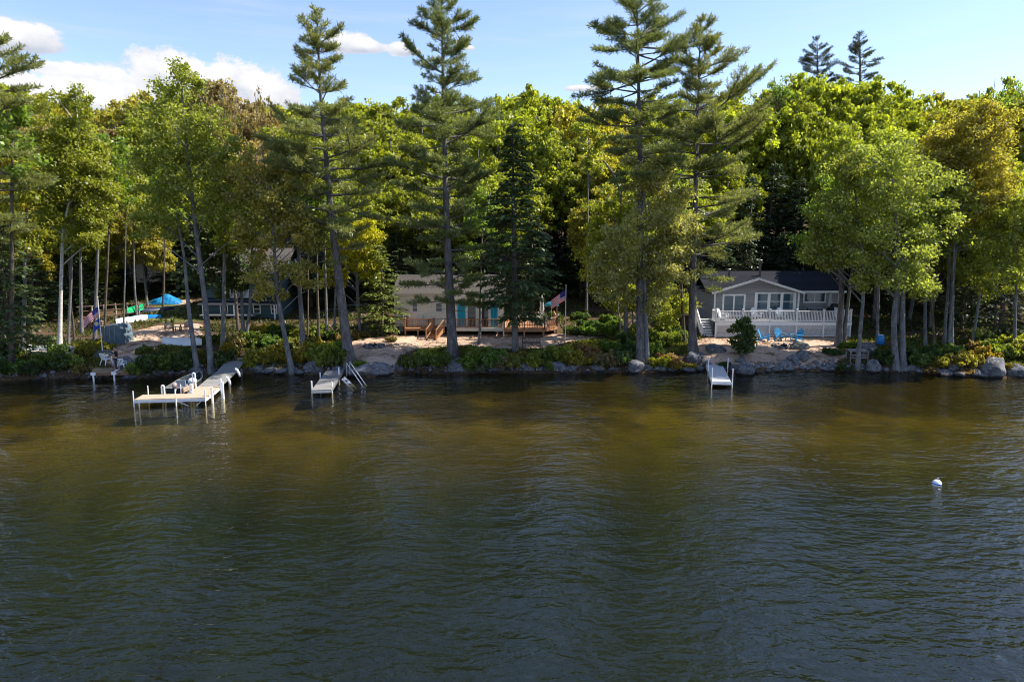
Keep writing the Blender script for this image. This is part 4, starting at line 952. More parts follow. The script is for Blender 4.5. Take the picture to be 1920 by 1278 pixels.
# black iron bench in front of the cedar deck
p = on(996,653); p.y += .0; t = thing('garden_bench', 'black wrought iron bench with scrolled back on the cabin sand', 'bench', p, R(180)); W2 = .72
m = MB()
for i in range(5): m.bar((-W2,-.2+.1*i,.43), (W2,-.2+.1*i,.43), .07, .02)
m.build('seat', 'black_iron', t, world=False); m = MB(); m.bar((-W2,.28,.92), (W2,.28,.92), .04); m.bar((-W2,.25,.55), (W2,.25,.55), .04)
for s in (-1, 1): m.bar((W2*s,.22,.43), (W2*s,.28,.95), .04)
for i in range(5):
    c = -W2+.15+i*(2*W2-.3)/4
    m.tube([(c+.13*math.cos(a), .265, .735+.14*math.sin(a)) for a in np.linspace(0, 6.283, 13)], .014, 5, cap=False); m.bar((c-.14,.26,.6), (c+.14,.27,.88), .018); m.bar((c+.14,.26,.6), (c-.14,.27,.88), .018)
m.build('backrest', 'black_iron', t, world=False)
for s in (-1, 1):
    m = MB(); m.bar((s*W2,-.25,-.05), (s*W2,-.22,.43), .045); m.build('leg', 'black_iron', t, world=False); m = MB(); m.bar((s*W2,.28,-.05), (s*W2,.22,.43), .045); m.build('leg', 'black_iron', t, world=False)
    m = MB(); m.tube([(s*W2,.25,.66),(s*W2,-.1,.68),(s*W2,-.25,.62),(s*W2,-.22,.43)], .02, 6); m.build('arm', 'black_iron', t, world=False)
# grey picnic bench at the right-hand shore
p = on(1606,676); t = thing('picnic_bench', 'weathered grey slatted bench at the shore beside the right-hand trunk', 'bench', p, R(4)); m = MB()
for i in range(4): m.bar((-.75,-.25+.17*i,.74+.03*i), (.75,-.25+.17*i,.74+.03*i), .15, .04)
m.build('seat', 'grey_wood', t, world=False); m = MB(); m.bar((-.72,-.36,.46), (.72,-.36,.46), .04, .1); m.bar((-.72,-.36,.25), (.72,-.36,.25), .04, .1); m.build('front_rail', 'grey_wood', t, world=False)
for s in (-1, 1):
    for y in (-.32, .3): m = MB(); m.bar((s*.7,y,-.15), (s*.7,y,.72), .08); m.build('leg', 'grey_wood', t, world=False)
# patio table, closed parasol and chairs on the cedar deck
pc_ = onfloor(1016,600,62.6,zd); t = thing('patio_table', 'round grey patio table on the cedar deck under the closed parasol', 'table', pc_)
m = MB(); m.lathe([(.62,.70),(.64,.72),(.62,.74)], pc_, 24); m.build('table_top', 'canvas_grey', t, smooth=False)
for k in range(4): a = k*math.pi/2+.7; m = MB(); m.bar((pc_.x+.45*math.cos(a),pc_.y+.45*math.sin(a),pc_.z), (pc_.x+.4*math.cos(a),pc_.y+.4*math.sin(a),pc_.z+.70), .04); m.build('leg', 'aluminium', t)
t = thing('parasol', 'closed grey-beige parasol standing on the cedar deck', 'parasol', (pc_.x, pc_.y+.02, zd)); pq = Vector((pc_.x, pc_.y+.02, zd+.02))
m = MB(); m.lathe([(.022,0),(.022,2.72)], pq, 8); m.lathe([(.3,0),(.3,.06),(.08,.1)], pq, 14); m.build('pole', 'aluminium', t)
m = MB(); prof = [(.10,1.18),(.19,1.25),(.22,1.45),(.17,1.8),(.20,2.05),(.13,2.4),(.05,2.68),(.02,2.76)]; m.lathe(prof, pq, 12)
for i, v in enumerate(m.v):
    if i % 2: m.v[i] = (pq.x+(v[0]-pq.x)*.72, pq.y+(v[1]-pq.y)*.72, v[2])
m.build('canopy', 'canvas_grey', t)
def sling_chair(label, loc, rotz, group):
    t = thing('sling_chair', label, 'chair', loc, rotz, group); m = MB(); m.prism([(-.25,-.25,.42),(.25,-.25,.42),(.25,.22,.38),(-.25,.22,.38)], (0,0,.02)); m.build('seat', 'canvas_white', t, world=False)
    m = MB(); m.prism([(-.25,.23,.4),(.25,.23,.4),(.25,.42,1.0),(-.25,.42,1.0)], (0,.02,.0)); m.build('backrest', 'canvas_white', t, world=False)
    for s in (-1, 1):
        m = MB(); m.tube([(s*.28,-.28,0),(s*.28,-.25,.6),(s*.28,.1,.64),(s*.28,.35,.70)], .02, 6); m.build('leg', 'white_metal', t, world=False); m = MB(); m.tube([(s*.27,.3,0),(s*.27,.22,.4),(s*.27,.45,1.05)], .02, 6); m.build('leg', 'white_metal', t, world=False)
    return t
sc_ = sling_chair('pale sling patio chair at the left side of the deck table', (pc_.x-1.0, pc_.y+.1, zd), R(80), 'sling chairs round the patio table')
dup(sc_, (pc_.x+1.05, pc_.y+.1, zd), R(-75), 'pale sling patio chair at the right side of the deck table'); dup(sc_, (pc_.x+.1, pc_.y-1.05, zd), R(178), 'pale sling patio chair with its back to the cedar railing'); dup(sc_, (pc_.x+.05, pc_.y+1.1, zd), R(5), 'pale sling patio chair behind the parasol pole, facing the lake')
dup(sc_, onfloor(977,600,61.4,zd), R(172), 'pale sling patio chair right of the dark hemlock trunk')
pb = onfloor(1034,575,64.5,zd); t = thing('beach_umbrella', 'round teal canopy tilted behind the deck table', 'umbrella', pb)
m = MB(); m.lathe([(.75,0),(.62,.2),(.4,.34),(.05,.42)], (pb.x, pb.y, pb.z+1.55), 16); m.build('canopy', 'deep_teal', t, smooth=True); m = MB(); m.bar(pb, pb+Vector((0,0,1.9)), .04); m.build('pole', 'aluminium', t)
pt = onfloor(979,590,64.8,zd); t = thing('timber_post', 'slim rust-red post with wooden base on the cedar deck', 'post', pt); m = MB(); m.bar(pt, pt+Vector((0,0,1.7)), .10); m.build('post', 'clay', t); m = MB(); m.box(pt.x-.25, pt.x+.25, pt.y-.25, pt.y+.25, pt.z, pt.z+.14); m.build('base', 'brown_wood', t)
# furniture on the little left deck
pl = onfloor(789,600,60.9,zf); t = thing('bistro_table', 'small black round table on the little cedar deck', 'table', pl+Vector((.75,0,0))); q_ = pl+Vector((.75,0,0))
m = MB(); m.lathe([(.32,.66),(.33,.68),(.32,.70)], q_, 16); m.build('table_top', 'black_iron', t)
for k in range(3): a = k*2.094; m = MB(); m.bar((q_.x+.28*math.cos(a),q_.y+.28*math.sin(a),q_.z), (q_.x+.1*math.cos(a),q_.y+.1*math.sin(a),q_.z+.66), .03); m.build('leg', 'black_iron', t)
sc2 = dup(sc_, pl+Vector((-.1,.1,0)), R(4), 'sling chair beside the small black table on the little cedar deck')
# grill and closed umbrella on the lattice deck
pg = onfloor(1566,585,63.0,zD); t = thing('covered_grill', 'barbecue grill under a black cover at the right of the lattice deck', 'grill', pg)
m = MB(); m.prism([(pg.x-.7,pg.y-.3,pg.z),(pg.x+.7,pg.y-.3,pg.z),(pg.x+.7,pg.y-.3,pg.z+.85),(pg.x+.38,pg.y-.3,pg.z+.95),(pg.x+.3,pg.y-.3,pg.z+1.22),(pg.x-.3,pg.y-.3,pg.z+1.22),(pg.x-.38,pg.y-.3,pg.z+.95),(pg.x-.7,pg.y-.3,pg.z+.85)], (0,.6,0)); m.build('cover', 'black_cover', t)
pu = onfloor(1555,585,63.5,zD); t = thing('parasol', 'closed grey parasol left of the covered grill', 'parasol', pu); m = MB(); m.lathe([(.02,0),(.02,2.3)], pu, 8); m.lathe([(.25,0),(.25,.06),(.05,.1)], pu, 12); m.build('pole', 'aluminium', t)
m = MB(); m.lathe([(.16,.85),(.24,1.0),(.2,1.4),(.12,1.9),(.02,2.35)], pu, 10); m.build('canopy', 'canvas_grey', t)
pk = onfloor(1527,590,62.3,zD); t = thing('deck_table', 'small grey table on the lattice deck below the right-hand window', 'table', pk); MB().box(pk.x-.6, pk.x+.6, pk.y-.4, pk.y+.4, pk.z+.92, pk.z+.96).build('table_top', 'grey_wood', t)
for sx_ in (-1, 1):
    for sy_ in (-1, 1): m = MB(); m.bar((pk.x+.52*sx_,pk.y+.32*sy_,pk.z), (pk.x+.52*sx_,pk.y+.32*sy_,pk.z+.92), .06); m.build('leg', 'black_iron', t)

# ------------------------------------------------------------------ flags
def banner(p, wdt, hgt, droop, wave, nx_=26, ny_=13, colour=None, mats=None, yaw=0.0):
    """hanging flag grid: p = top of the hoist; fly runs towards -x and sags by droop"""
    m = MB(); vs = []
    for j in range(ny_+1):
        for i in range(nx_+1):
            u = i/nx_; v = j/ny_
            x = -u*wdt*.86; z = -v*hgt*(1-.12*u)-droop*u**1.2; y = wave*math.sin(u*7+v*1.2)*u**.6+.1*u
            vs.append((p.x+x*math.cos(yaw), p.y+y+x*math.sin(yaw), p.z+z))
    fs = []; m.v = vs
    for j in range(ny_):
        for i in range(nx_):
            a = j*(nx_+1)+i; m.f.append((a, a+1, a+nx_+2, a+nx_+1)); m.m.append(colour(i, j))
    return m, vs
def us(i, j): return 2 if (i < 10 and j < 7) else (0 if j % 2 == 0 else 1)
def star(m, c, r, y):
    pts = []
    for k in range(10): a = math.pi/2+k*math.pi/5; q = r if k % 2 == 0 else r*.4; pts.append((c[0]+q*math.cos(a), c[1]+y, c[2]+q*math.sin(a)))
    m.add(pts+[(c[0], c[1]+y, c[2])], [(k, (k+1) % 10, 10) for k in range(10)])
def us_flag(label, p, w, h, droop, wave, yaw):
    m, vs = banner(p, w, h, droop, wave, colour=us, yaw=yaw)
    t = thing('flag', label, 'flag', p); f = m.build('cloth', ['flag_red', 'flag_white', 'flag_blue'], t); s = MB()
    for rj in range(9):
        for ri in range(6 if rj % 2 == 0 else 5):
            i = (.8+ri*1.65+(0 if rj % 2 == 0 else .82)); j = (.55+rj*.74); a = int(j)*27+int(i); v = Vector(vs[a]).lerp(Vector(vs[a+28]), (i-int(i)+j-int(j))/2)
            for y in (-.012, .012): star(s, v, h*.022, y)
    s.build('stars', 'flag_white', f); return t
fb = hit(1060,644); tp_ = atY(1056.5,536,fb.y); t = thing('flagpole', 'tall white flagpole at the edge of the cabin sand', 'flagpole', fb)
m = MB(); m.tube([fb+Vector((0,0,-.3)), Vector((fb.x+.0, fb.y, tp_.z))], [.045,.03], 10); m.build('pole', 'white_metal', t); m = MB(); m.lathe([(.01,-.06),(.06,-.03),(.07,.02),(.05,.07),(.01,.09)], (fb.x, fb.y, tp_.z+.05), 10); m.build('finial', 'gold_seal', t)
us_flag('red, white and blue striped flag on the pole by the cedar deck', Vector((fb.x-.05, fb.y, tp_.z-.35)), 1.5, .9, .8, .10, R(22))
fb = hit(193,668); tp_ = atY(185,558,fb.y); lean = Vector((tp_.x-fb.x, 0, 0))*.25; t = thing('flagpole', 'thin white flagpole flying two flags near the grey tarp', 'flagpole', fb)
m = MB(); top_ = Vector((fb.x+lean.x, fb.y, tp_.z)); m.tube([fb+Vector((0,0,-.3)), top_], [.04,.025], 8); m.build('pole', 'white_metal', t)
m = MB(); m.lathe([(.01,-.05),(.045,-.02),(.05,.02),(.01,.06)], top_+Vector((0,0,.04)), 8); m.build('finial', 'gold_seal', t)
us_flag('red, white and blue striped flag above a blue flag, far left pole', top_+Vector((-.05,0,-.7)), 1.35, .75, 1.0, .08, R(18))
pz = top_+Vector((-.02,0,-1.55)); m, vs = banner(pz, .8, .75, .55, .09, 12, 10, colour=lambda i, j: 0, yaw=R(-10)); t = thing('flag', 'deep blue flag with pale round seal below the striped flag', 'flag', pz); f = m.build('cloth', 'state_blue', t)
c_ = Vector(vs[4*13+5]); m = MB(); m.lathe([(.17,0),(.17,.008)], (0,0,0), 18); m.v = [(c_.x+x, c_.y-.05+z, c_.z+y) for x, y, z in m.v]; m.build('seal', 'gold_seal', f)

# ------------------------------------------------------------------ person fishing on the left platform
def skin_body(name, verts, edges, mat, parent, sub=2):
    """verts: (x,y,z,radius); grows one continuous surface over the skeleton"""
    me = bpy.data.meshes.new(name); me.from_pydata([v[:3] for v in verts], edges, []); o = link(name, me)
    sk = o.modifiers.new('skin', 'SKIN'); sk.use_smooth_shade = True; ss = o.modifiers.new('sub', 'SUBSURF'); ss.levels = sub; ss.render_levels = sub
    for i, v in enumerate(verts):
        d = me.skin_vertices[0].data[i]; r = v[3]; d.radius = r if isinstance(r, tuple) else (r, r); d.use_root = (i == 0)
    bpy.context.view_layer.update()
    dg = bpy.context.evaluated_depsgraph_get(); m2 = bpy.data.meshes.new_from_object(o.evaluated_get(dg)); bpy.data.objects.remove(o); m2.name = name
    m2.materials.clear(); m2.materials.append(MATS[mat]); m2.polygons.foreach_set('use_smooth', [True]*len(m2.polygons)); return link(name, m2, parent)
pf = hitz(219.5,694.5,zp); pe = thing('person', 'person in black t-shirt and navy trousers fishing from the brown platform', 'person', (pf.x, pf.y, zp), R(-75))
# local frame: faces -y, right hand at -x
V = []; E = []
def jn_(p, r, par=None):
    V.append((*p, r)); i = len(V)-1
    if par is not None: E.append((par, i))
    return i
pel = jn_((0,.0,.96),(.155,.11)); wst = jn_((0,.01,1.10),(.14,.10),pel); chs = jn_((0,.02,1.30),(.165,.115),wst); shd = jn_((0,.02,1.43),(.12,.08),chs); nck = jn_((0,.0,1.52),.055,shd); hd0 = jn_((0,-.02,1.60),(.072,.085),nck); hd1 = jn_((0,-.02,1.68),(.08,.095),hd0); jn_((0,-.01,1.75),(.06,.07),hd1)
jn_((0,-.115,1.635),.014,hd0)
for s in (-1, 1):
    jn_((s*.078,-.01,1.645),.016,hd0)
    hp = jn_((s*.09,0,.90),(.085,.09),pel); kn = jn_((s*.10,-.03,.50),.06,hp); an = jn_((s*.10,.02,.10),.04,kn); jn_((s*.11,-.14,.045),(.04,.03),an)
    sh_ = jn_((s*.19,.02,1.40),.06,shd); eb = jn_((s*.24,-.02,1.12),.042,sh_); wr = jn_((s*.10,-.24,1.20+.04*s),.028,eb); pm = jn_((s*.07,-.32,1.23+.04*s),(.036,.02),wr)
    for k in range(4):
        f0_ = jn_((s*(.07-.02),-.38-.004*k,1.265-.018*k+.04*s),.010,pm); f1_ = jn_((s*(.03),-.395,1.262-.018*k+.04*s),.009,f0_); jn_((s*.015,-.37,1.258-.018*k+.04*s),.008,f1_)
    tb = jn_((s*.075,-.33,1.275+.04*s),.011,pm); jn_((s*.05,-.36,1.29+.04*s),.009,tb)
skin_body('body', V, E, 'skin', pe)
V, E = [], []
a = jn_((0,.0,.93),(.17,.125)); b_ = jn_((0,.01,1.10),(.16,.12),a); c_ = jn_((0,.02,1.30),(.185,.135),b_); d_2 = jn_((0,.02,1.43),(.13,.095),c_); jn_((0,.01,1.48),(.075,.07),d_2)
for s in (-1, 1): e = jn_((s*.19,.02,1.40),.078,d_2); jn_((s*.23,-.0,1.20),.066,e)
skin_body('shirt', V, E, 'black_cloth', pe)
V, E = [], []
a = jn_((0,.0,.97),(.165,.12))
for s in (-1, 1): e = jn_((s*.09,0,.86),.10,a); k = jn_((s*.10,-.03,.50),.078,e); jn_((s*.10,.02,.09),.06,k)
skin_body('trousers', V, E, 'navy_cloth', pe)
for s in (-1, 1):
    m = MB(); m.lathe([(.045,0),(.055,.02),(.05,.06),(.03,.1)], (0,0,0), 12, sx=.9, sy=2.4); m.v = [(x+s*.105, y-.05-(.02 if z < .05 else -.05), z) for x, y, z in m.v]; m.build('shoe', 'white_plastic', pe, smooth=True, world=False)
m = MB(); m.lathe([(.05,0),(.09,.03),(.10,.08),(.085,.13),(.04,.165),(.005,.175)], (0,.012,1.645), 14, sx=.92, sy=1.05); m.build('hair', 'dark_hair', pe, smooth=True, world=False)
for s in (-1, 1):
    m = MB(); m.lathe([(.002,-.007),(.007,-.004),(.007,.004),(.002,.007)], (s*.03,-.108,1.655), 8); m.build('eye', 'black_iron', pe, smooth=True, world=False)
m = MB(); m.bar((-.022,-.112,1.595), (.022,-.112,1.595), .006, .006); m.build('mouth', 'clay', pe, world=False)
rt = thing('fishing_rod', 'thin dark fishing rod held by the person on the platform', 'fishing rod', (pf.x, pf.y, zp), R(-75)); m = MB(); m.tube([(.02,-.25,1.13),(.02,-.42,1.26),(.0,-1.3,1.75),(-.02,-1.9,2.0)], [.016,.014,.007,.003], 6); m.build('rod', 'black_iron', rt, world=False); m = MB(); m.lathe([(.035,-.025),(.04,0),(.035,.025)], (.03,-.44,1.20), 10); m.build('reel', 'aluminium', rt, world=False)

# ------------------------------------------------------------------ boats and gear stored on the left beach
def canoe(name, label, mat, c, yaw, L, w, h, flip=True, tilt=0, cat='canoe', group=None):
    t = thing(name, label, cat, c, yaw, group); S = []; n = 13
    for i in range(n):
        u = i/(n-1)*2-1; ww = w/2*max(.03, (1-abs(u)**2.6)); hh = h*(.88+.22*u*u); x = u*L/2
        prof = [(-1,0),(-.92,.45),(-.6,.85),(0,1),(.6,.85),(.92,.45),(1,0)]
        S.append([(x, a*ww, (b*hh*(1-.25*abs(u)**3)) if flip else (hh-b*hh)) for a, b in prof])
    m = loft(S)
    if tilt:
        ct, st_ = math.cos(tilt), math.sin(tilt); m.v = [(x*ct-z*st_, y, x*st_+z*ct+abs(st_)*L/2*.0) for x, y, z in m.v]
    m.build('hull', mat, t, smooth=True, world=False); k = MB(); ct, st_ = math.cos(tilt), math.sin(tilt)
    pts = [Vector((s[3][0]*ct-s[3][2]*st_, 0, s[3][0]*st_+s[3][2]*ct+(.006 if flip else -.006))) for s in S]; k.tube(pts, .018, 5); k.build('keel', mat, t, world=False)
    for sg in (0, 6):
        k = MB(); k.tube([Vector((s[sg][0]*ct-s[sg][2]*st_, s[sg][1], s[sg][0]*st_+s[sg][2]*ct)) for s in S], .022, 5); k.build('gunwale', 'aluminium', t, world=False)
    return t
p = on(341,646); canoe('rowboat', 'upturned white rowboat on the left beach beside slender trunks', 'white_gelcoat', p+Vector((0,0,.02)), R(-8), 3.6, 1.5, .62, cat='boat')
p = on(92,659); canoe('canoe', 'dark grey upturned canoe lying behind the far-left shrubs', 'grey_vinyl', p, R(-3), 4.3, .85, .5)
p = on(255,594); canoe('canoe', 'bright green upturned canoe raised on the boat rack, end-on', 'green_plastic', p+Vector((0,0,.62)), R(100), 4.4, 1.05, .55)
canoe('canoe', 'white upturned canoe on the ground under the green one', 'white_gelcoat', on(248,603), R(75), 3.9, 1.0, .55)
canoe('kayak', 'navy kayak lying up the bank right of the green canoe', 'navy_plastic', on(293,584)+Vector((0,0,.05)), R(48), 3.6, .7, .4, cat='kayak')
canoe('kayak', 'light blue kayak on the grass right of the green canoe', 'sky_blue_plastic', on(276,596), R(12), 2.6, .75, .36, cat='kayak')
# wooden boat rack
a = on(152,606); b_ = on(262,597); t = thing('boat_rack', 'long wooden pole rack behind the left flagpole', 'rack', a); n_ = 6
for i in range(n_):
    p = a.lerp(b_, i/(n_-1)); p.z = g(p.x, p.y); m = MB(); m.tube([p+Vector((0,0,-.3)), p+Vector((0,0,1.65))], .07, 7); m.build('rack_post', 'bleached_wood', t)
m = MB()
for h_ in (.55, 1.1, 1.55): m.tube([(a.x-.3,a.y,g(a.x,a.y)+h_), (b_.x+.3,b_.y,g(b_.x,b_.y)+h_)], .05, 7)
m.build('rack_rail', 'brown_wood', t)
# firewood pile
p = on(172,616); t = thing('firewood_pile', 'stack of split firewood and boards behind the blue flag', 'firewood', p); m = MB(); rg = random.Random(3)
for j in range(4):
    for i in range(10): c0 = Vector((p.x-1.1+i*.24+rg.uniform(-.03,.03), p.y+rg.uniform(-.08,.08), p.z+.08+j*.19)); m.tube([c0+Vector((0,-.25,0)), c0+Vector((0,.25,0))], .10, 6)
m.build('logs', 'firewood', t)
# tarp over a stack, orange float
p = on(222,641); t = thing('tarp_cover', 'grey-blue ribbed tarp draped over a tall stack on the left beach', 'tarp', p, R(-8)); m = MB(); nx_, nz_ = 24, 7
prof = [(-.85,0),(-.84,.5),(-.82,1.0),(-.72,1.38),(-.4,1.52),(0,1.57),(.4,1.6),(.68,1.52),(.8,1.2),(.88,.6),(.95,0)]
vs = []; K = 9
for j in range(K):
    y = -.75+1.5*j/(K-1); rip = .05*math.sin(j*2.1)
    for i, (x, z) in enumerate(prof): s_ = 1+rip*(1 if z < 1.4 else .3); vs.append((x*s_+.03*math.sin(i*2.3+j), y, z*(1-.05*abs(y))-(0 if z else .05)))
fs = []; n_ = len(prof)
for j in range(K-1):
    for i in range(n_-1): a = j*n_+i; fs.append((a, a+1, a+n_+1, a+n_))
fs += [tuple(range(n_-1, -1, -1)), tuple((K-1)*n_+i for i in range(n_))]; m.add(vs, fs); m.build('cover', 'grey_tarp', t, world=False)
m = MB()
for x in (-.55, -.1, .35): m.tube([(x-.04,-.80,0),(x,-.79,.8),(x+.02,-.775,1.45)], .025, 6)
m.build('rib', 'grey_vinyl', t, world=False)
p = on(218,643.5); t = thing('float', 'bright orange float leaning upright against the grey tarp', 'float', p); m = MB(); m.lathe([(.10,0),(.17,.05),(.19,.4),(.17,.75),(.1,.86),(.03,.88)], p, 12, sx=1.0, sy=.55); m.build('float', 'orange_plastic', t, smooth=True); m = MB()
for z_ in (.25, .6): m.lathe([(.195,z_),(.2,z_+.02),(.195,z_+.05)], p, 12, sx=1, sy=.57)
m.build('strap', 'black_cloth', t)
# blue tarp mound
p = on(312,568); t = thing('blue_tarp', 'crumpled bright blue tarp heaped on the lawn edge below the shed', 'tarp', p); m = MB(); n_ = 24
vs = []; fs = []
for j in range(n_):
    for i in range(n_):
        x = (i/(n_-1)-.5)*3.6; y = (j/(n_-1)-.5)*2.2; r = max(0, 1-(x/1.8)**2-(y/1.1)**2)
        z = 1.0*r**.6*(.75+.3*math.sin(x*2.6+1)*math.cos(y*3))+.12*mnoise.noise(Vector((x*3,y*3,1)))*(r > 0)-.02; vs.append((p.x+x, p.y+y, p.z+z))
fs = [(j*n_+i, j*n_+i+1, (j+1)*n_+i+1, (j+1)*n_+i) for j in range(n_-1) for i in range(n_-1)]; m.add(vs, fs); m.build('cover', 'blue_tarp', t)
# two fire pits
def fire_pit(label, c, r):
    t = thing('fire_pit', label, 'fire pit', c); rg = random.Random(int(c.x*10)); ico = None
    for k in range(11):
        a = k/11*6.283; m = MB(); q = .13*(.8+.5*rg.random()); m.lathe([(.4*q,-.08),(q,.0),(q*1.05,.09),(q*.7,.17),(.2*q,.2)], (c.x+r*math.cos(a), c.y+r*math.sin(a), c.z), 7, sx=1.2); m.build('ring_stone', 'granite', t)
    m = MB()
    for k in range(5): a = k*1.3; m.tube([(c.x+.4*math.cos(a),c.y+.4*math.sin(a),c.z+.04), (c.x-.25*math.cos(a+.5),c.y-.25*math.sin(a+.5),c.z+.16)], .05, 6)
    m.build('charred_logs', 'black_cover', t)
fire_pit('stone fire ring on the open sand left of the cream cabin', on(702,650), .75); fire_pit('stone fire ring in front of the three blue chairs', on(1470,650), .85)

# ------------------------------------------------------------------ mooring buoy, parked cars
p = hitz(1756,909,0); t = thing('mooring_buoy', 'round white mooring buoy with a blue band out on the lake', 'buoy', p, 0); r = .185
prof = [(r*math.cos(a), r*math.sin(a)) for a in np.linspace(-1.3, 1.4, 14)]; m = MB(); m.lathe(prof, (0,0,.06), 20); tl = .12; m.v = [(x*math.cos(tl)+z*math.sin(tl), y, -x*math.sin(tl)+z*math.cos(tl)) for x, y, z in m.v]; m.build('float', 'white_plastic', t, smooth=True, world=False)
m = MB(); m.lathe([(r*.985,.035),(r*1.012,.04),(r*1.016,.06),(r*1.012,.08),(r*.985,.085)], (0,0,.01), 24); m.v = [(x*math.cos(tl)+z*math.sin(tl), y, -x*math.sin(tl)+z*math.cos(tl)) for x, y, z in m.v]; m.build('band', 'buoy_blue', t, smooth=True, world=False)
m = MB(); m.tube([(.03+.035*math.cos(a), 0, .265+.04*math.sin(a)) for a in np.linspace(-.6, 3.75, 9)], .01, 6); m.build('ring', 'galvanised', t, world=False)
def car(label, c, yaw, paint, group=None):
    t = thing('parked_car', label, 'car', c, yaw, group)
    side = [(-2.15,.42),(-2.2,.8),(-2.05,1.02),(-1.75,1.08),(-1.35,1.62),(-.4,1.72),(.55,1.66),(1.15,1.12),(2.0,.98),(2.2,.78),(2.2,.42),(1.75,.32),(-1.75,.32)]
    m = MB(); m.prism([(x,-.86,z) for x, z in side], (0,1.72,0)); m.build('body', paint, t, world=False)
    for poly in ([(-1.25,1.12),(-1.12,1.54),(-.42,1.62),(-.42,1.12)], [(-.34,1.12),(-.34,1.62),(.45,1.57),(.9,1.14)]):
        for y in (-.875, .865): m = MB(); m.prism([(x,y,z) for x, z in poly], (0,.012,0)); m.build('side_window', 'car_glass', t, world=False)
    m = MB(); m.prism([(.585,-.74,1.645),(.585,.74,1.645),(1.145,.78,1.14),(1.145,-.78,1.14)], (.02,0,.02)); m.build('windscreen', 'car_glass', t, world=False)
    m = MB(); m.prism([(-1.745,-.74,1.10),(-1.745,.74,1.10),(-1.37,.72,1.59),(-1.37,-.72,1.59)], (-.02,0,.02)); m.build('rear_window', 'car_glass', t, world=False)
    for x in (-1.35, 1.35):
        for y in (-.9, .68):
            m = MB(); m.tube([(x,y,.34),(x,y+.22,.34)], .34, 16); wl = m.build('wheel', 'rubber', t, world=False); m = MB(); yy = y-.012 if y < 0 else y+.212; m.tube([(x,yy,.34),(x,yy+.02,.34)], .2, 12); m.build('rim', 'silver_paint', wl, world=False)
    for y in (-.68, .68):
        m = MB(); m.box(2.19, 2.22, y-.16, y+.16, .68, .82); m.build('headlight', 'white_plastic', t, world=False); m = MB(); m.box(-2.225, -2.195, y-.14, y+.14, .75, .95); m.build('tail_light', 'clay', t, world=False)
    return t
p = on(1072,527); car('silver car parked in deep shade under the trees behind the flagpole', p, R(-72), 'silver_paint')
p = on(1828,602); car('dark teal car parked in the shade behind the right-hand shore trees', p, R(200), 'car_paint')
p = on(1650,646); t = thing('barrel', 'blue plastic barrel behind a trunk right of the lattice deck', 'barrel', p); m = MB(); m.lathe([(.24,0),(.28,.1),(.3,.4),(.28,.7),(.24,.8)], p, 14); m.lathe([(.31,.25),(.315,.28),(.31,.31)], p, 14); m.build('drum', 'sky_blue_plastic', t, smooth=True); m = MB(); m.lathe([(.2,.8),(.2,.83),(.05,.84)], p, 12); m.build('lid', 'white_plastic', t)
# ------------------------------------------------------------------ trees along the shore (pixel paths follow each trunk in the photograph)
C_LIME = (0.28,0.305,0.035); C_GREEN = (0.19,0.27,0.05); C_OLIVE = (0.26,0.29,0.06); C_GOLD = (0.36,0.33,0.05); C_RUST = (0.31,0.24,0.12); C_FRESH = (0.25,0.275,0.04); C_PALE = (0.295,0.310,0.093); C_PEACH = (0.419,0.310,0.139)
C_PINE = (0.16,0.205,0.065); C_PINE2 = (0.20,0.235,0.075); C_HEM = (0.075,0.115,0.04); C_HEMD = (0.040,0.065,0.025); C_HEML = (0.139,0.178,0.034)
PG = 'tall white pines on the shore'
pine('tall white pine leaning left beside the open sand left of the cream cabin', [(655,682),(640,560),(625,440),(610,280),(600,160),(594,18)], 27, .30,
     [(0,1.4),(.12,3.2),(.3,4.6),(.42,4.9),(.5,4.3),(.56,2.6),(.64,2.9),(.72,2.2),(.82,2.3),(.9,1.5),(.96,.9),(1,.2)], C_PINE2, 11, PG, dead=6)
pine('tallest white pine, straight trunk crossing the left part of the cream cabin', [(849,668),(842,520),(837,400),(833,240),(830,110),(828,-12)], 26, .16,
     [(0,3.2),(.1,3.5),(.3,4.0),(.45,4.3),(.56,4.6),(.62,3.6),(.68,2.4),(.74,3.4),(.80,2.0),(.86,2.6),(.92,1.9),(.97,1.0),(1,.2)], C_PINE, 23, PG, dead=8)
pine('tall white pine with broad flat crown rising from the double trunk clump', [(1202,676),(1200,520),(1200,330),(1198,200),(1196,90),(1193,-25)], 24, .50,
     [(0,2.2),(.15,3.6),(.3,4.3),(.4,3.2),(.5,4.4),(.6,3.8),(.68,4.5),(.76,4.2),(.82,2.4),(.88,2.3),(.95,1.5),(1,.3)], C_PINE, 31, PG, dead=3)
pine('white pine with boughs reaching right, left of the grey cabin', [(1299,660),(1299,540),(1303,400),(1307,250),(1311,130),(1313,42)], 22, .20,
     [(0,2.5),(.12,3.6),(.3,4.8),(.45,5.3),(.6,5.0),(.7,4.2),(.76,2.0),(.82,2.7),(.88,2.3),(.94,1.5),(1,.3)], C_PINE2, 43, PG, sidefn=lambda f, c: 1.0+.28*c if f < .85 else 1.0, dead=5)
pine('white pine cut off by the left edge of the photo', [(-38,690),(-36,520),(-34,330),(-32,200),(-30,80)], 26, .42,
     [(0,3.0),(.2,4.6),(.45,4.4),(.6,3.2),(.75,4.2),(.85,3.4),(.93,2.4),(1,.3)], C_PINE2, 57, PG)
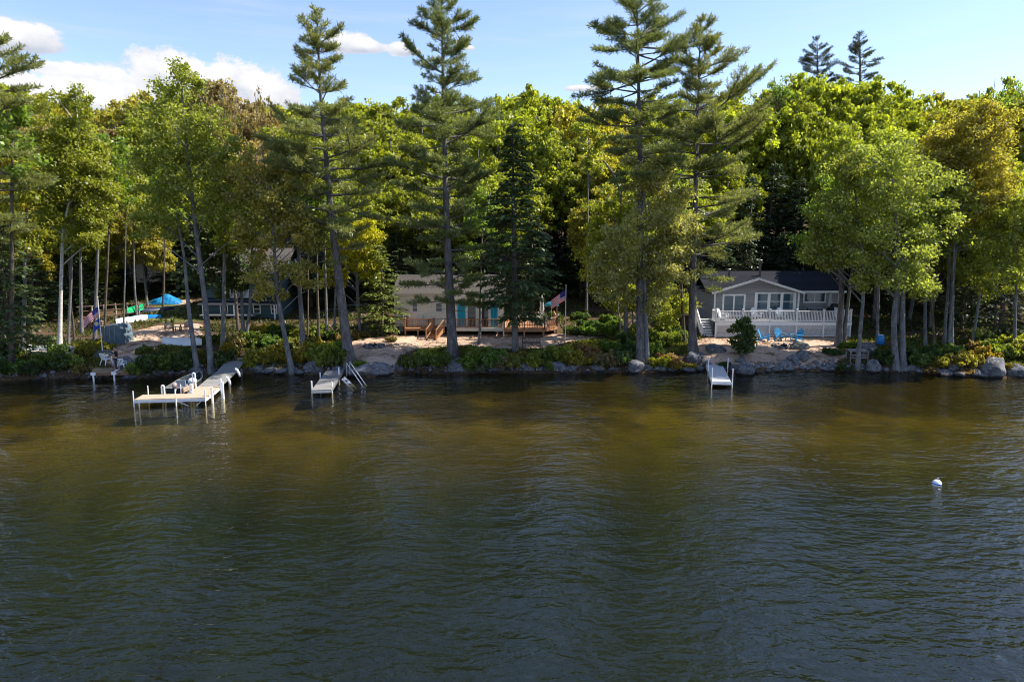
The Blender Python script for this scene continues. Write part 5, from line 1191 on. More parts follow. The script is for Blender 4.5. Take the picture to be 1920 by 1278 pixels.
# hemlocks and spruces: one pair of meshes per kind
HM = [hemlock_meshes(10, 2.6, s, f0=f) for s, f in ((1,.10),(2,.16),(3,.05),(4,.42))]
HMt = [(m.build('trunk', 'bark_brown', None, smooth=True), me) for m, me in HM]
HTR = [t.data for t, _ in HMt]
for t, _ in HMt: bpy.data.objects.remove(t)
def hemlock(k, base, top_z, Rm, color, label=None, group=None, name='hemlock', rot=None):
    H = top_z-base.z; t = thing(name, label or name, 'tree', base, rot if rot is not None else random.random()*6.28, group); s = H/10; r = Rm/2.6; t.scale = (r, r, s)
    link('trunk', HTR[k], t); c = link('crown', HM[k][1], t); c.color = (*color, 1); return t
def hem_px(k, bx, by, topy, halfw, color, label, Y=None, group=None, name='hemlock'):
    b = hit(bx, by) if Y is None else Vector((atY(bx,by,Y).x, Y, g(atY(bx,by,Y).x, Y)))
    return hemlock(k, b, atY(bx, topy, b.y).z, halfw*b.y/FPX, color, label, group, name)
big = hemlock_meshes(17, 3.1, 9, f0=.15, step=.36, nb=6, thin=1.9); b = hit(966,660); t = thing('hemlock', 'tall dark hemlock standing before the right end of the cream cabin', 'tree', b); big[0].build('trunk', 'bark_pine', t, smooth=True, world=False)
o = link('crown', big[1], t); o.color = (*C_HEM, 1); t.scale = (1.2, 1.2, (atY(957,226,b.y).z-b.z)/17)
hem_px(2, 716, 628, 455, 62, C_HEML, 'bushy sunlit young hemlock left of the cream cabin wall')
hem_px(0, 22, 680, 395, 84, C_HEM, 'drooping dark hemlock at the water, leftmost on the shore')
hem_px(3, 394, 690, 380, 66, C_HEM, 'dark hemlock behind the grey twin trunks, hiding the teal house', Y=56.5)
hem_px(3, 448, 640, 395, 62, C_HEM, 'dark hemlock in front of the teal house windows', Y=62)
hem_px(0, 1872, 660, 360, 95, (.055,.065,.028), 'olive-dark hemlock near the right edge above the big boulder', Y=58)
hem_px(2, 1800, 640, 395, 60, C_HEM, 'dark hemlock behind the trunks right of the grey picnic bench', Y=63)
# broadleaf trees on the shore
DG = 'broadleaf trees along the shore'
BT = dict(group=DG)
broad_tree('slender white birch with pale leaves left of the striped flag', [(112,648),(114,560),(118,440),(128,385),(140,320),(150,230)], 11,
     [(130,300,62,85),(105,380,55,60),(170,360,50,70),(140,210,40,50),(95,250,45,70),(165,430,45,40)], C_FRESH, 'bark_birch', 3, dens=1.9, **BT)
broad_tree('tall grey maple on twin trunks behind the gangway of the L-shaped dock', [(397,697),(384,560),(372,470),(362,385),(352,300),(340,160)], 17,
     [(330,230,72,75),(372,320,80,70),(300,330,55,80),(345,160,45,40),(400,250,50,60),(420,400,60,45),(290,420,55,45)], C_OLIVE, 'bark_grey', 5, dens=1.7, per=80, extra_trunks=[(10,(369,692),(362,640),(352,560),(345,480),(330,400))], **BT)
broad_tree('leaning grey maple with orange-tinged leaves left of the grey plank dock', [(548,697),(536,640),(522,560),(516,500),(512,420),(505,345)], 15,
     [(520,370,62,60),(480,440,50,55),(565,440,48,45),(505,520,60,42),(460,330,45,60),(545,330,45,50),(575,520,35,30)], (.34,.31,.09), 'bark_grey', 7, dens=1.8, per=80, **BT)
broad_tree('grey trunked maple between the L-shaped dock and the leaning maple', [(568,662),(566,600),(562,540),(560,440),(556,330)], 15, [(580,330,60,60),(545,280,50,55),(610,400,45,40)], C_OLIVE, 'bark_grey', 8, dens=1.6, per=75, **BT)
broad_tree('bright yellow-green maple sapling behind the left pine trunk', [(675,640),(672,560),(668,480),(665,420)], 8, [(690,432,48,24),(650,470,52,26),(680,505,40,18),(620,520,40,20)], (.40,.38,.025), 'bark_grey', 9, dens=2.6, Yoff=3, **BT)
broad_tree('thin bare-stemmed maple between the cream cabin windows and patio doors', [(899,645),(901,560),(903,470),(906,420),(920,360)], 8, [(905,400,40,42),(880,460,26,26),(935,440,26,26)], C_GREEN, 'bark_grey', 10, dens=1.5, per=70, **BT)
broad_tree('peach-tinted maple wrapped round the double trunk clump', [(1214,680),(1211,600),(1208,500),(1205,400),(1215,330)], 13,
     [(1240,400,62,70),(1175,470,62,70),(1245,500,60,62),(1140,520,42,50),(1280,440,40,60),(1200,560,62,30),(1210,330,50,45)], (.34,.33,.13), 'bark_grey', 12, dens=2.2, per=85, **BT)
broad_tree('grey maple trunk with low green boughs left of the double trunk clump', [(1174,632),(1173,560),(1170,470),(1160,350),(1130,300)], 13, [(1120,500,45,50),(1150,420,50,60),(1170,560,40,30),(1250,570,60,42)], C_LIME, 'bark_grey', 13, dens=2.3, **BT)
broad_tree('round green maple on the shore, fullest crown right of the grey cabin', [(1680,692),(1676,600),(1684,520),(1680,420),(1672,320)], 17,
     [(1620,390,85,80),(1690,350,85,75),(1605,470,60,55),(1680,480,85,70),(1740,430,50,70),(1650,290,60,45),(1630,535,45,26),(1700,545,60,25)], (.28,.32,.08), 'bark_grey', 15, dens=1.5, per=78, extra_trunks=[(12,(1693,692),(1692,620),(1694,540),(1702,430))], **BT)
broad_tree('slim grey maple beside the grey picnic bench', [(1608,690),(1613,620),(1619,540),(1612,430),(1600,340)], 12, [(1560,400,45,52),(1600,320,50,45),(1545,470,38,42)], (.25,.27,.06), 'bark_grey', 16, dens=2.2, **BT)
broad_tree('dark forked trunk before the right end of the lattice deck', [(1573,648),(1575,600),(1578,540),(1572,450),(1560,360)], 19, [(1570,380,50,62),(1530,440,40,52),(1600,440,40,50)], C_GREEN, 'bark_pine', 17, dens=2.2, extra_trunks=[(9,(1580,647),(1586,600),(1592,550),(1600,480))], **BT)
broad_tree('orange-gold maple high on the right above the mossy shore', [(1783,655),(1784,600),(1788,500),(1800,400),(1815,300)], 13,
     [(1820,285,75,62),(1850,350,55,48),(1770,300,55,60),(1840,230,55,45),(1790,380,55,40)], (.33,.29,.06), 'bark_grey', 18, dens=2.6, **BT)
broad_tree('slim maple with light olive crown at the far right edge', [(1901,668),(1903,600),(1906,520),(1908,420)], 10, [(1890,440,50,60),(1930,400,50,70),(1880,520,50,42)], C_OLIVE, 'bark_grey', 19, dens=2.2, **BT)
broad_tree('leaning grey maple between the picnic bench and the big right boulder', [(1822,650),(1830,600),(1838,540),(1848,440)], 9, [(1850,430,45,50),(1830,500,40,35)], C_OLIVE, 'bark_grey', 20, dens=2.0, **BT)
broad_tree('small bushy dark green tree in front of the white lattice deck', [(1392,671),(1392,650),(1391,620),(1392,590)], 8, [(1392,632,27,34),(1392,604,17,22),(1400,650,22,18)], (.075,.12,.03), 'bark_grey', 33, dens=9, per=75, L=.16, rng_c=(.35,.7), **BT)
broad_tree('dark leafy maple screening the upper floor of the teal house', [(457,645),(455,600),(452,540),(446,470)], 12, [(440,450,48,34),(408,500,44,30),(468,525,42,30),(395,440,40,32),(430,540,40,22)], (.10,.13,.03), 'bark_grey', 34, dens=2.2, **BT)
# bare understorey trunks seen below the crowns
TG = 'slim bare trunks below the crowns'
TR_ = [(22,684,420,12),(43,660,560,10),(128,645,520,7),(140,642,560,6),(153,625,540,8),(178,640,470,9),(196,630,470,6),(232,610,500,4),(257,600,530,5),(305,590,520,5),(418,660,555,12),(462,645,565,9),(598,645,540,7),(613,635,500,7),(627,628,520,6),(577,640,540,5),
       (1165,640,560,4),(1187,628,550,4),(1283,642,545,8),(1645,642,540,7),(1735,652,540,8),(1752,656,560,6),(1770,648,540,8),(1778,665,560,6),(1865,640,560,5),(1100,600,430,6),(1420,520,380,7),(1465,520,350,7),(1505,520,380,7)]
for i, (bx, by, ty, w) in enumerate(TR_):
    b = hit(bx, by); k = b.y/(FPX*.99); lean = random.uniform(-8, 8); top = ty-170
    t = thing('slim_tree', 'slim tree', 'tree', b, group=TG); pts = [b, atY(bx+lean*.4, (by+ty)/2, b.y), atY(bx+lean, ty, b.y), atY(bx+lean*1.8, top, b.y)]
    mb, tp = trunk_mb(pts, w*k*.8/2, w*k*.16, n=7, flare=1.35)
    c = atY(bx+lean*1.6, top, b.y); E = [((c.x,c.y,c.z), 1.7, 1.6, 2.4), ((c.x+.5,c.y,c.z-2.5), 1.3, 1.3, 1.2)]; Cc, Rr = ellipsoid_clusters(E, 2.0, 100+i); limbs(mb, tp[2:], Cc, np.random.default_rng(i), 14)
    mb.build('trunk', 'bark_brown' if i % 3 == 0 else 'bark_grey', t, smooth=True)
    o = link('crown', leaf_mesh('crown', *cluster_leaves(Cc-np.array(b), Rr, 55, seed=i), 'broad_leaf'), t); o.color = (*(C_GREEN, C_FRESH, C_OLIVE)[i % 3], 1)
    where = 'left of the grey tarp' if bx < 240 else 'by the teal house' if bx < 480 else 'left of the leaning pine' if bx < 640 else 'behind the flagpole and double clump' if bx < 1300 else 'behind the grey cabin' if bx < 1600 else 'at the right-hand shore'
    later(t, ('dark' if i % 3 == 0 else 'grey')+' slim trunk '+where, bx)

# ------------------------------------------------------------------ the hillside wood: shared crown meshes, one object per tree
def crown_proto(seed, H, Rd, dens, per, L, twiggy=False):
    rg = np.random.default_rng(seed); mb = MB(); tp = [Vector((0,0,-.5)), Vector((0,0,0)), Vector((rg.normal()*.25, rg.normal()*.25, H*.45)), Vector((rg.normal()*.4, rg.normal()*.4, H*.93))]
    mb.tube(tp, [.022*H*.8, .017*H*.8, .012*H*.8, .03], 7)
    E = [((0,0,H*.64), Rd*.92, Rd*.92, H*.30)]
    for k in range(7): a = k*.9+rg.random(); E.append(((math.cos(a)*Rd*.55, math.sin(a)*Rd*.55, H*(.42+.42*rg.random())), Rd*(.42+.25*rg.random()), Rd*(.42+.25*rg.random()), H*(.11+.07*rg.random())))
    Cc, Rr = ellipsoid_clusters(E, dens, seed, shell=.4, rmin=.36, rmax=.85); limbs(mb, [tp[1], tp[2], tp[3]], Cc, rg, 55 if twiggy else 30, .06 if not twiggy else .04)
    o = mb.build('trunk', 'bark_grey', None, smooth=True); d = o.data; bpy.data.objects.remove(o)
    return d, leaf_mesh('crown', *cluster_leaves(Cc, Rr, per, L=L, seed=seed), 'broad_leaf')
CP_ = [crown_proto(s, 14, 4.2, 3.0, 68, .30) for s in (61, 62, 63, 64, 65)]
CT_ = [crown_proto(s, 14, 3.6, 1.0, 24, .30, True) for s in (71, 72)]
SKY = [(-80,150),(0,175),(40,185),(70,150),(130,165),(190,182),(250,170),(300,148),(340,150),(400,158),(440,145),(490,150),(530,182),(580,172),(650,168),(700,165),(750,172),(800,170),(860,168),(910,160),(960,160),(1000,148),(1060,160),(1110,165),(1150,158),(1230,175),(1300,168),(1360,172),(1400,160),(1450,140),(1500,122),(1560,132),(1620,122),(1680,138),(1720,165),(1780,150),(1840,128),(1900,132),(2000,140)]
def skyy(px): return np.interp(px, [a for a, _ in SKY], [b for _, b in SKY])
PAL = [(-99,170,C_GOLD,'yellow-gold'),(60,170,C_LIME,'yellow-green'),(170,262,C_RUST,'rust-brown'),(150,300,(.33,.30,.06),'ochre'),(262,420,C_OLIVE,'olive-green'),(300,420,C_FRESH,'fresh green'),(420,545,C_RUST,'rust-brown'),(545,760,C_FRESH,'fresh green'),(640,900,C_LIME,'yellow-green'),(760,900,C_FRESH,'fresh green'),
       (880,1090,(.29,.325,.038),'bright lime'),(1060,1170,C_GOLD,'yellow-gold'),(1150,1400,C_FRESH,'fresh green'),(1180,1420,C_LIME,'yellow-green'),(1400,1560,(.285,.325,.038),'bright lime'),(1540,1730,(.29,.325,.038),'bright lime'),(1700,1860,C_OLIVE,'olive-green'),(1730,1900,(.31,.29,.04),'yellow-green'),(1840,2100,C_FRESH,'fresh green')]
LAND = [(-200,150,'above the white birch'),(150,280,'above the left flag'),(280,440,'above the tall maple'),(440,560,'above the leaning maple'),(560,690,'around the leaning pine'),(690,790,'between the left pines'),(790,890,'behind the tallest pine'),(890,1010,'above the dark hemlock'),(1010,1130,'above the flagpole'),
        (1130,1260,'behind the third pine'),(1260,1390,'behind the fourth pine'),(1390,1520,'above the grey cabin'),(1520,1640,'above the lattice deck'),(1640,1760,'above the round maple'),(1760,2300,'above the orange maple')]
def landmark(px): return next(n for a, b_, n in LAND if a <= px < b_)
WG = 'broadleaf trees of the hillside wood'
rf_ = random.Random(21)
def forest(px, Y, topy, wide, row, twig=False, colour=None, cname=None):
    x = atY(px, 400, Y).x; b = Vector((x, Y, g(x, Y))); tz = atY(px, topy, Y).z; H = tz-b.z
    if colour is None:
        c = rf_.choice([q for q in PAL if q[0] <= px < q[1]] or [(0,0,C_FRESH,'fresh green')]); colour, cname = c[2], c[3]
    t = thing('hillside_tree', 'tree', 'tree', b, rf_.random()*6.28, WG); tr, cr = rf_.choice(CT_ if twig else CP_); s = H/14; t.scale = (wide, wide, s)
    link('trunk', tr, t); o = link('crown', cr, t); v = rf_.uniform(.85, 1.15); o.color = (*(q*v for q in colour), 1)
    later(t, '%s %s tree %s %s' % (cname, 'twiggy' if twig else 'full', row, landmark(px)), px)
    return t
def clear(px, Y):
    x = atY(px, 400, Y).x
    if Y < 79 and HX0-4 < x < HX1+3: return False
    if Y < 73 and xl-3 < x < xc+2: return False
    if Y < 75 and XL-4 < x < XR+3: return False
    return True
for Y, st, off, row, wd_ in ((104, 62, (-6, 8), 'on the skyline', 1.5), (95, 74, (18, 50), 'below the skyline', 1.4), (86, 80, (60, 120), 'in mid-wood', 1.2), (78, 92, (110, 185), 'at wood edge', 1.0), (71, 104, (165, 250), 'low in front', .85)):
    px = -70+rf_.random()*40
    while px < 2010:
        yy = Y+rf_.uniform(-3.5, 3.5)
        top = skyy(px)+rf_.uniform(*off)
        dark = (1400 < px < 1520 and Y < 90) or (760 < px < 810 and Y < 82) or (1000 < px < 1110 and Y < 84)
        if clear(px, yy) and not dark: forest(px, yy, top, wd_*rf_.uniform(.85, 1.15), row)
        px += st*rf_.uniform(.8, 1.2)
for px, Y, top in ((70,92,150),(110,96,158),(425,88,140),(455,90,133),(490,92,142),(515,94,165),(1460,98,112),(1490,100,106),(1430,97,135),(1840,95,118),(1880,96,122)):
    forest(px, Y, top, .85, 'on the skyline', True, C_RUST if px < 1400 else ((.12,.07,.03) if px < 1700 else C_GREEN), 'rust-brown' if px < 1400 else ('dark brown' if px < 1700 else 'dark green'))
# two spiky pines on the skyline at the right
for px, top, hw, lab in ((1532,70,44,'left of the two dark pines poking above the right skyline'), (1612,60,46,'right of the two dark pines poking above the right skyline')):
    Y = 110; x = atY(px,300,Y).x; b = Vector((x, Y, g(x, Y))); pine(lab, [(px,500),(px,300),(px+1,180),(px,top)], 24, .45, [(0,4.2),(.3,4.4),(.6,3.6),(.8,2.4),(.92,1.2),(1,.2)], (.04,.055,.025), 80+px, 'two far skyline pines', base=b, step=.8, per=6)
# dark conifers of the understorey
for px in range(-80, 2010, 62): forest(px+rf_.uniform(-15,15), 116+rf_.uniform(-3,3), 205+rf_.uniform(-10,30), 1.25, 'far back')
for px, Y, top, wd2 in ((1700,64,285,.95),(1765,63,300,.9),(1655,67,330,.85),(1830,64,330,.9)): forest(px, Y, top, wd2, 'low in front', False, C_OLIVE, 'olive-green')
UG = 'dark understorey conifers'
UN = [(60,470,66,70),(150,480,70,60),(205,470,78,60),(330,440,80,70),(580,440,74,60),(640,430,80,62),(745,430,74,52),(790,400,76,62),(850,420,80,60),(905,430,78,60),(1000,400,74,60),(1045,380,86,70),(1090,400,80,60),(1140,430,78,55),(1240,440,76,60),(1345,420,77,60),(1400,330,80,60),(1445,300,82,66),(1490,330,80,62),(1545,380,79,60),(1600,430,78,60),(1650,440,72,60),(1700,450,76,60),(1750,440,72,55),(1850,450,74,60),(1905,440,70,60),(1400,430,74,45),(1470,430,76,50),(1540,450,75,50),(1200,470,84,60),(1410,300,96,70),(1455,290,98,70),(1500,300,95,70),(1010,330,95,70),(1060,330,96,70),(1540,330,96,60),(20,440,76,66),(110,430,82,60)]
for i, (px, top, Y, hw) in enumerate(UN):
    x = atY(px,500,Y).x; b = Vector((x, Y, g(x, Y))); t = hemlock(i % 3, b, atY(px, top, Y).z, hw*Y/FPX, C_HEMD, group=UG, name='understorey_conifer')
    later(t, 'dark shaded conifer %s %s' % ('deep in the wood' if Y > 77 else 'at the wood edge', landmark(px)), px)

# ------------------------------------------------------------------ boulders
def rock_mesh(seed):
    bm = bmesh.new(); bmesh.ops.create_icosphere(bm, subdivisions=4, radius=1); rg = random.Random(seed); o = Vector((seed*3.1, seed*1.7, 0)); cuts = [(Vector((rg.gauss(0,1), rg.gauss(0,1), rg.gauss(.2,.8))).normalized(), rg.uniform(.62,.9)) for _ in range(9)]
    for v in bm.verts:
        p = v.co.copy()
        for nrm_, d_0 in cuts:
            q = p.dot(nrm_)-d_0
            if q > 0: p -= nrm_*q*.85
        p *= 1+.12*mnoise.noise(p*1.6+o)+.08*mnoise.noise(p*4.5+o)+.045*mnoise.noise(p*10+o); v.co = p
    me = bpy.data.meshes.new('boulder'); bm.to_mesh(me); bm.free(); me.materials.append(MATS['granite']); me.polygons.foreach_set('use_smooth', [True]*len(me.polygons)); return me
RM = [rock_mesh(s) for s in range(1, 7)]
RM2 = []
for r in RM[:2]: q = r.copy(); q.materials.clear(); q.materials.append(MATS['granite_mossy']); RM2.append(q)
RK = [(47,706,24,20),(88,705,30,22),(122,705,32,18),(148,706,20,10),(128,671,36,12),(186,671,34,13),(232,694,30,28),(262,706,40,18),(290,704,44,24),(316,701,30,16),(240,711,34,10),(345,698,22,12),(366,702,26,16),(480,698,34,16),(503,700,26,12),(527,701,28,12),(575,700,18,10),(590,700,42,30),
      (560,702,22,10),(612,696,20,12),(632,694,16,10),(748,697,20,12),(770,698,14,10),(790,695,28,18),(820,697,16,10),(838,696,18,12),(858,697,48,24),(890,694,20,14),(908,697,14,8),(930,697,24,16),(955,695,24,20),(985,697,28,20),(1010,697,22,12),(1040,698,46,24),(1070,697,30,16),(1083,696,26,18),(1103,692,28,24),(1122,697,26,16),(1150,696,22,12),
      (1193,698,38,28),(1216,696,18,16),(1240,697,26,14),(1262,697,18,12),(1283,696,18,12),(1301,678,26,20),(1313,672,18,12),(1292,697,30,10),(1312,696,18,12),(1345,660,34,16),(1378,696,24,14),(1400,702,42,24),(1420,696,22,14),(1440,694,32,18),(1457,697,24,12),(1476,696,28,24),(1490,684,26,20),(1503,655,30,16),(1507,674,28,18),(1523,694,22,12),(1540,694,18,10),(1556,696,34,14),(1586,696,22,14),
      (1628,664,34,24),(1641,698,30,28),(1662,698,14,12),(1712,698,24,18),(1732,700,26,12),(1760,702,20,12),(1791,693,20,14),(1776,704,24,12),(1802,706,24,12),(1832,706,24,16),(1868,706,58,42),(1911,707,34,26),(1845,708,16,10),(1390,680,20,10),(1200,690,14,10)]
SHL = [(-99,160,'left of the brown platform'),(160,250,'around the brown platform'),(250,400,'behind the L-shaped dock'),(400,470,'at the gangway foot'),(470,570,'under the leaning maple'),(570,660,'behind the grey plank dock'),(660,780,'by the long flat boulder'),(780,880,'below the tallest pine'),(880,1000,'below the dark hemlock'),(1000,1150,'below the cabin flagpole'),(1150,1260,'at the double trunk clump'),(1260,1330,'left of the pale aluminium dock'),(1330,1420,'right of the pale aluminium dock'),(1420,1540,'below the blue chairs'),(1540,1640,'around the grey picnic bench'),(1640,1720,'at the round maple roots'),(1720,1800,'on the mossy right shore'),(1800,2100,'near the right edge')]
def shore_name(px): return next(n for a, b_, n in SHL if a <= px < b_)
for i, (px, by, w, h) in enumerate(RK):
    b = hit(px, by) if by < np.interp(px, [a_ for a_, _ in SHORE_PX], [b_ for _, b_ in SHORE_PX])-7 else hitz(px, by, 0.0)
    k = b.y/FPX; W_ = w*k/2*1.05; Hh = h*k*.62; moss = (px in (1503, 128, 186)); me = (RM2 if moss else RM)[i % (2 if moss else 6)]
    o = link('boulder', me); o.location = (b.x, b.y+W_*.5, b.z+Hh*.38); o.rotation_euler = (random.uniform(-.25,.25), random.uniform(-.25,.25), random.random()*6.28); o.scale = (W_*1.08, W_*random.uniform(.85,1.1), Hh*1.05)
    tag(o, 'boulder', 'boulder', 'granite boulders along the shore')
    later(o, '%s %s boulder %s' % ('large' if w*h > 800 else 'small' if w*h < 260 else 'medium', 'mossy' if moss else 'grey granite', shore_name(px)), px)
b = hitz(690,708,0); o = link('boulder', RM[3]); o.location = (b.x, b.y+.9, .30); o.rotation_euler = (0, .05, .3); o.scale = (1.75, 1.0, .72); tag(o, 'long flat grey boulder at the water right of the grey plank dock', 'boulder', 'granite boulders along the shore')
# small shore stones: one mass
rg = np.random.default_rng(5); sv, sf = [], []
ic = bmesh.new(); bmesh.ops.create_icosphere(ic, subdivisions=2, radius=1); iv = np.array([v.co[:] for v in ic.verts]); itri = np.array([[v.index for v in f.verts] for f in ic.faces]); ic.free()
for k in range(900):
    x = rg.uniform(-42, 42); y = shoreY(x)+rg.normal()*.35+.35; s = .05+.16*rg.random()**2; 
    v = iv*(1+.18*np.sin(iv*rg.uniform(2,4,3)+rg.random(3)*6).sum(1, keepdims=True)*.5)*s*rg.uniform(.6,1.3,3)+np.array([x, y, g(x, y)+.02]); sf.append(itri+len(sv)*len(iv)); sv.append(v)
me = bpy.data.meshes.new('shore_stones'); me.from_pydata(np.concatenate(sv).tolist(), [], np.concatenate(sf).tolist()); me.materials.append(MATS['granite']); me.polygons.foreach_set('use_smooth', [True]*len(me.polygons)); tag(link('shore_stones', me), 'small loose stones scattered along the whole waterline', 'stones', kind='stuff')

# ------------------------------------------------------------------ shrubs on the bank
def shrub_mesh(seed, per=55, L=.15):
    rg = np.random.default_rng(seed); E = [((0,0,.42), .75, .75, .42)]
    for k in range(6): a = k*1.05+rg.random(); q = .35+.4*rg.random(); E.append(((math.cos(a)*q, math.sin(a)*q, .3+.4*rg.random()), .32+.15*rg.random(), .32+.15*rg.random(), .26+.15*rg.random()))
    Cc, Rr = ellipsoid_clusters(E, 24, seed, shell=.3, rmin=.45, rmax=.8); Rr = np.clip(Rr*.45, .1, .26); Cc[:, 2] = np.maximum(Cc[:, 2], .03)
    st = MB()
    for k in range(9): c = Cc[rg.integers(len(Cc))]; st.tube([(c[0]*.15, c[1]*.15, -.15), (c[0]*.6, c[1]*.6, c[2]*.6), tuple(c)], [.018,.012,.005], 4, cap=False)
    return leaf_mesh('shrub', *cluster_leaves(Cc, Rr, per, flat=.9, L=L, seed=seed), 'broad_leaf', stem=st)
SM = [shrub_mesh(s) for s in (1, 2, 3, 4, 5)]
SC_ = {'g': ((0.132,0.202,0.034),'green'), 'd': ((0.070,0.116,0.031),'dark green'), 'y': ((0.295,0.264,0.034),'yellowish'), 'o': ((0.26,0.20,0.07),'orange-brown'), 'l': ((0.217,0.264,0.046),'light green'), 'p': ((0.232,0.217,0.109),'pale dusty')}
SH = [(8,706,50,40,'d'),(35,700,44,36,'g'),(62,702,46,34,'d'),(92,692,50,44,'g'),(118,690,50,40,'d'),(140,688,40,34,'l'),(108,668,46,36,'d'),(160,668,46,38,'y'),(182,662,36,30,'y'),(14,672,40,50,'d'),(150,702,40,26,'o'),(205,656,26,18,'y'),(255,702,40,30,'l'),
      (280,700,50,44,'d'),(310,696,54,46,'g'),(340,694,50,44,'d'),(300,674,40,30,'d'),(352,676,40,32,'d'),(270,664,36,20,'g'),(415,688,50,44,'d'),(430,670,44,40,'y'),(445,654,44,38,'o'),(470,650,50,40,'g'),(470,690,40,28,'y'),(490,682,54,44,'y'),(520,676,56,46,'y'),(505,650,44,30,'g'),(575,680,56,50,'y'),(605,684,56,50,'l'),(630,686,46,48,'g'),(590,656,60,34,'y'),(540,652,50,30,'l'),(640,662,40,34,'g'),(548,680,30,20,'y'),(480,640,40,22,'d'),
      (676,688,40,18,'l'),(780,690,50,34,'g'),(800,680,50,36,'l'),(825,690,46,36,'g'),(880,690,46,38,'g'),(900,676,56,38,'l'),(925,688,56,46,'g'),(940,694,44,40,'p'),(905,698,30,22,'p'),(965,690,40,36,'l'),(1000,690,54,40,'l'),(1022,682,54,40,'g'),(1030,694,30,20,'g'),(1050,680,54,42,'l'),(1080,684,56,42,'y'),(1105,676,54,40,'o'),(1140,690,56,46,'p'),(1165,688,50,44,'d'),(1145,664,44,34,'g'),(1100,664,44,30,'y'),(1070,664,40,28,'y'),(1130,690,30,24,'g'),(1188,672,40,50,'d'),
      (1235,692,40,30,'y'),(1255,684,44,32,'o'),(1225,668,36,40,'l'),(1250,650,50,44,'l'),(1270,640,46,36,'g'),(1140,630,50,32,'g'),(1105,628,36,24,'g'),(1270,692,44,22,'y'),(1300,692,30,14,'y'),(1240,620,50,50,'l'),(1395,664,30,26,'d'),(1360,686,24,14,'d'),(1575,694,40,18,'d'),(1560,664,40,16,'d'),
      (1590,652,40,16,'g'),(1660,684,40,36,'d'),(1720,686,54,40,'g'),(1740,676,50,42,'d'),(1700,672,40,40,'d'),(1762,690,44,34,'y'),(1795,686,46,34,'o'),(1815,690,50,40,'y'),(1840,680,54,44,'y'),(1870,672,60,46,'l'),(1900,664,60,50,'y'),(1925,676,50,44,'l'),(1850,650,50,42,'g'),(1890,640,60,40,'l'),(1785,668,44,34,'g'),(1830,664,40,34,'o'),(1880,692,30,16,'y'),(1815,700,30,16,'o'),(1745,700,34,18,'o'),(640,640,30,22,'o'),(660,636,30,26,'o'),(1170,650,40,36,'d'),(415,640,36,24,'g'),(500,640,36,20,'d'),(735,640,24,14,'o'),(490,630,50,30,'y'),(530,632,50,30,'g'),(565,636,46,32,'y'),(600,634,50,34,'l'),(632,636,40,30,'g'),(655,630,36,26,'d'),(1075,628,44,22,'d'),(1110,618,50,28,'d'),(1145,612,46,30,'g'),(1090,600,44,24,'d'),(1040,596,30,18,'d'),(1200,640,36,36,'y'),(1225,640,44,34,'l'),(680,632,26,16,'o')]
for i, (px, by, w, h, c) in enumerate(SH):
    b = hit(px, by); k = b.y/FPX; o = link('shrub', SM[i % 5]); o.location = b-Vector((0,0,.05)); o.rotation_euler = (0,0,random.random()*6.28); o.scale = (w*k/2*1.08, w*k/2*1.08, h*k*.80); o.color = (*(q*random.uniform(.85,1.15) for q in SC_[c][0]), 1)
    tag(o, 'shrub', 'shrub', 'shrubs on the lake bank'); later(o, '%s %s shrub %s' % (('low' if h < 30 else 'rounded'), SC_[c][1], shore_name(px)), px)

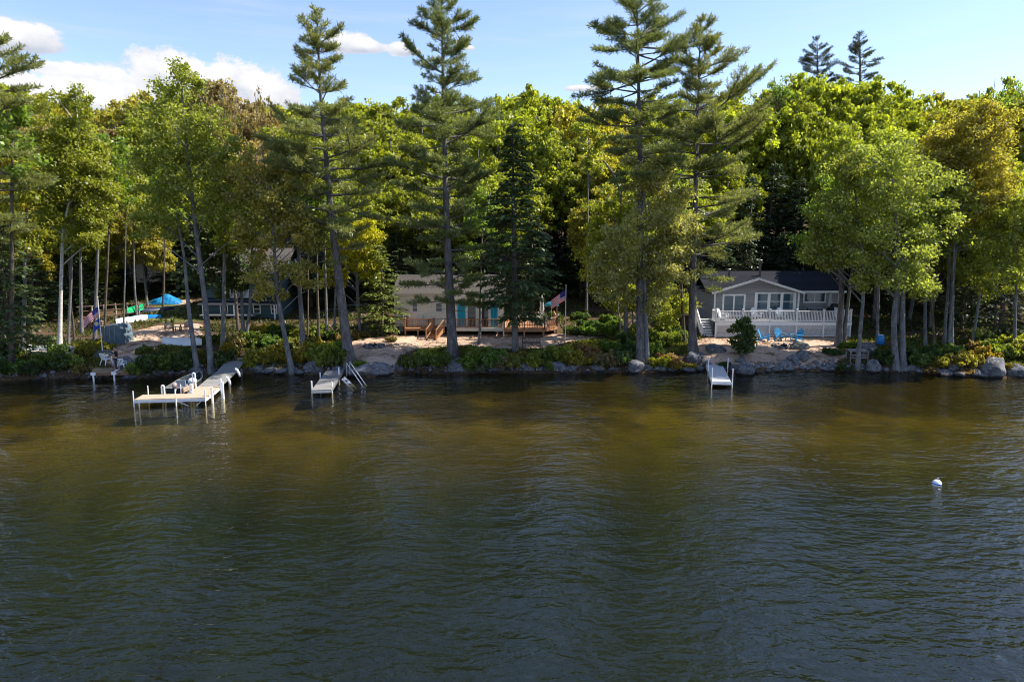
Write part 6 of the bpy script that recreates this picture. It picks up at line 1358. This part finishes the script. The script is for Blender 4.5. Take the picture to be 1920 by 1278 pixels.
# ------------------------------------------------------------------ ground cover (too many to count)
rg = np.random.default_rng(8)
def scatter(n, s0, s1, sandmax, xw=46, grassy=False):
    x = rg.uniform(-xw, xw, n*2); s = s0+(s1-s0)*rg.random(n*2); y = shoreY(x)+s
    ok = np.array([sand_at(a, b_) < sandmax for a, b_ in zip(x, y)])
    for bx0, bx1, by0, by1 in ((xl-.5,xc+.3,59.2,68.5),(XL-1.5,XR+.5,59.2,71.5),(HX0-.3,HX1+.3,67.5,77.5)): ok &= ~((x > bx0) & (x < bx1) & (y > by0) & (y < by1))
    pat = np.sin(x*.9+np.sin(y*.7)*2)+np.sin(y*1.3+x*.4); ok &= (pat > -.8+rg.random(n*2)*.8-.2)
    return np.stack([x[ok], y[ok], gv(x[ok], y[ok])], 1)[:n]
P_ = scatter(26000, .6, 9, .25); k = len(P_); nper = 3; Q = np.repeat(P_, nper, 0)+rg.normal(size=(k*nper, 3))*np.array([.08,.08,0]); d = unit(rg.normal(size=Q.shape)*.6+np.array([0,0,.8])); o = link('bank_ground_cover', leaf_mesh('bank_ground_cover', Q, d, unit(rg.normal(size=Q.shape)+np.array([0,-.3,.6])), .20*(.5+rg.random(len(Q))), .09, 'broad_leaf')); o.color = (.12,.13,.025,1); tag(o, 'low green and yellowish leafy cover on the bank', 'ground cover', kind='stuff')
P_ = scatter(24000, 8, 45, .3, 60); k = len(P_); Q = np.repeat(P_, 3, 0)+rg.normal(size=(k*3, 3))*np.array([.12,.12,0]); d = unit(rg.normal(size=Q.shape)*.9+np.array([0,0,.6])); o = link('forest_undergrowth', leaf_mesh('forest_undergrowth', Q, d, unit(rg.normal(size=Q.shape)+np.array([0,0,.8])), .32*(.5+rg.random(len(Q))), .16, 'broad_leaf')); o.color = (.07,.085,.022,1); tag(o, 'sparse ferns and seedlings on the forest floor', 'undergrowth', kind='stuff')
# fallen leaves, needles and bits of bark on the sand
x = rg.uniform(-40, 42, 60000); y = shoreY(x)+rg.uniform(.8, 15, 60000); ok = np.array([sand_at(a, b_) > .3 for a, b_ in zip(x, y)]) & (np.sin(x*1.1+np.sin(y*.9)*2)+np.sin(y*1.7-x*.6)+rg.normal(size=60000)*.7 > .35)
Q = np.stack([x[ok], y[ok], gv(x[ok], y[ok])+.012], 1)[:9000]; d = unit(rg.normal(size=Q.shape)*np.array([1,1,.12])); o = link('fallen_leaves', leaf_mesh('fallen_leaves', Q, d, unit(rg.normal(size=Q.shape)*.25+np.array([0,0,1])), .11*(.5+rg.random(len(Q))), .06, 'broad_leaf')); o.color = (.17,.10,.055,1); tag(o, 'brown fallen leaves and needles littering the sand', 'leaf litter', kind='stuff')
finish_labels()
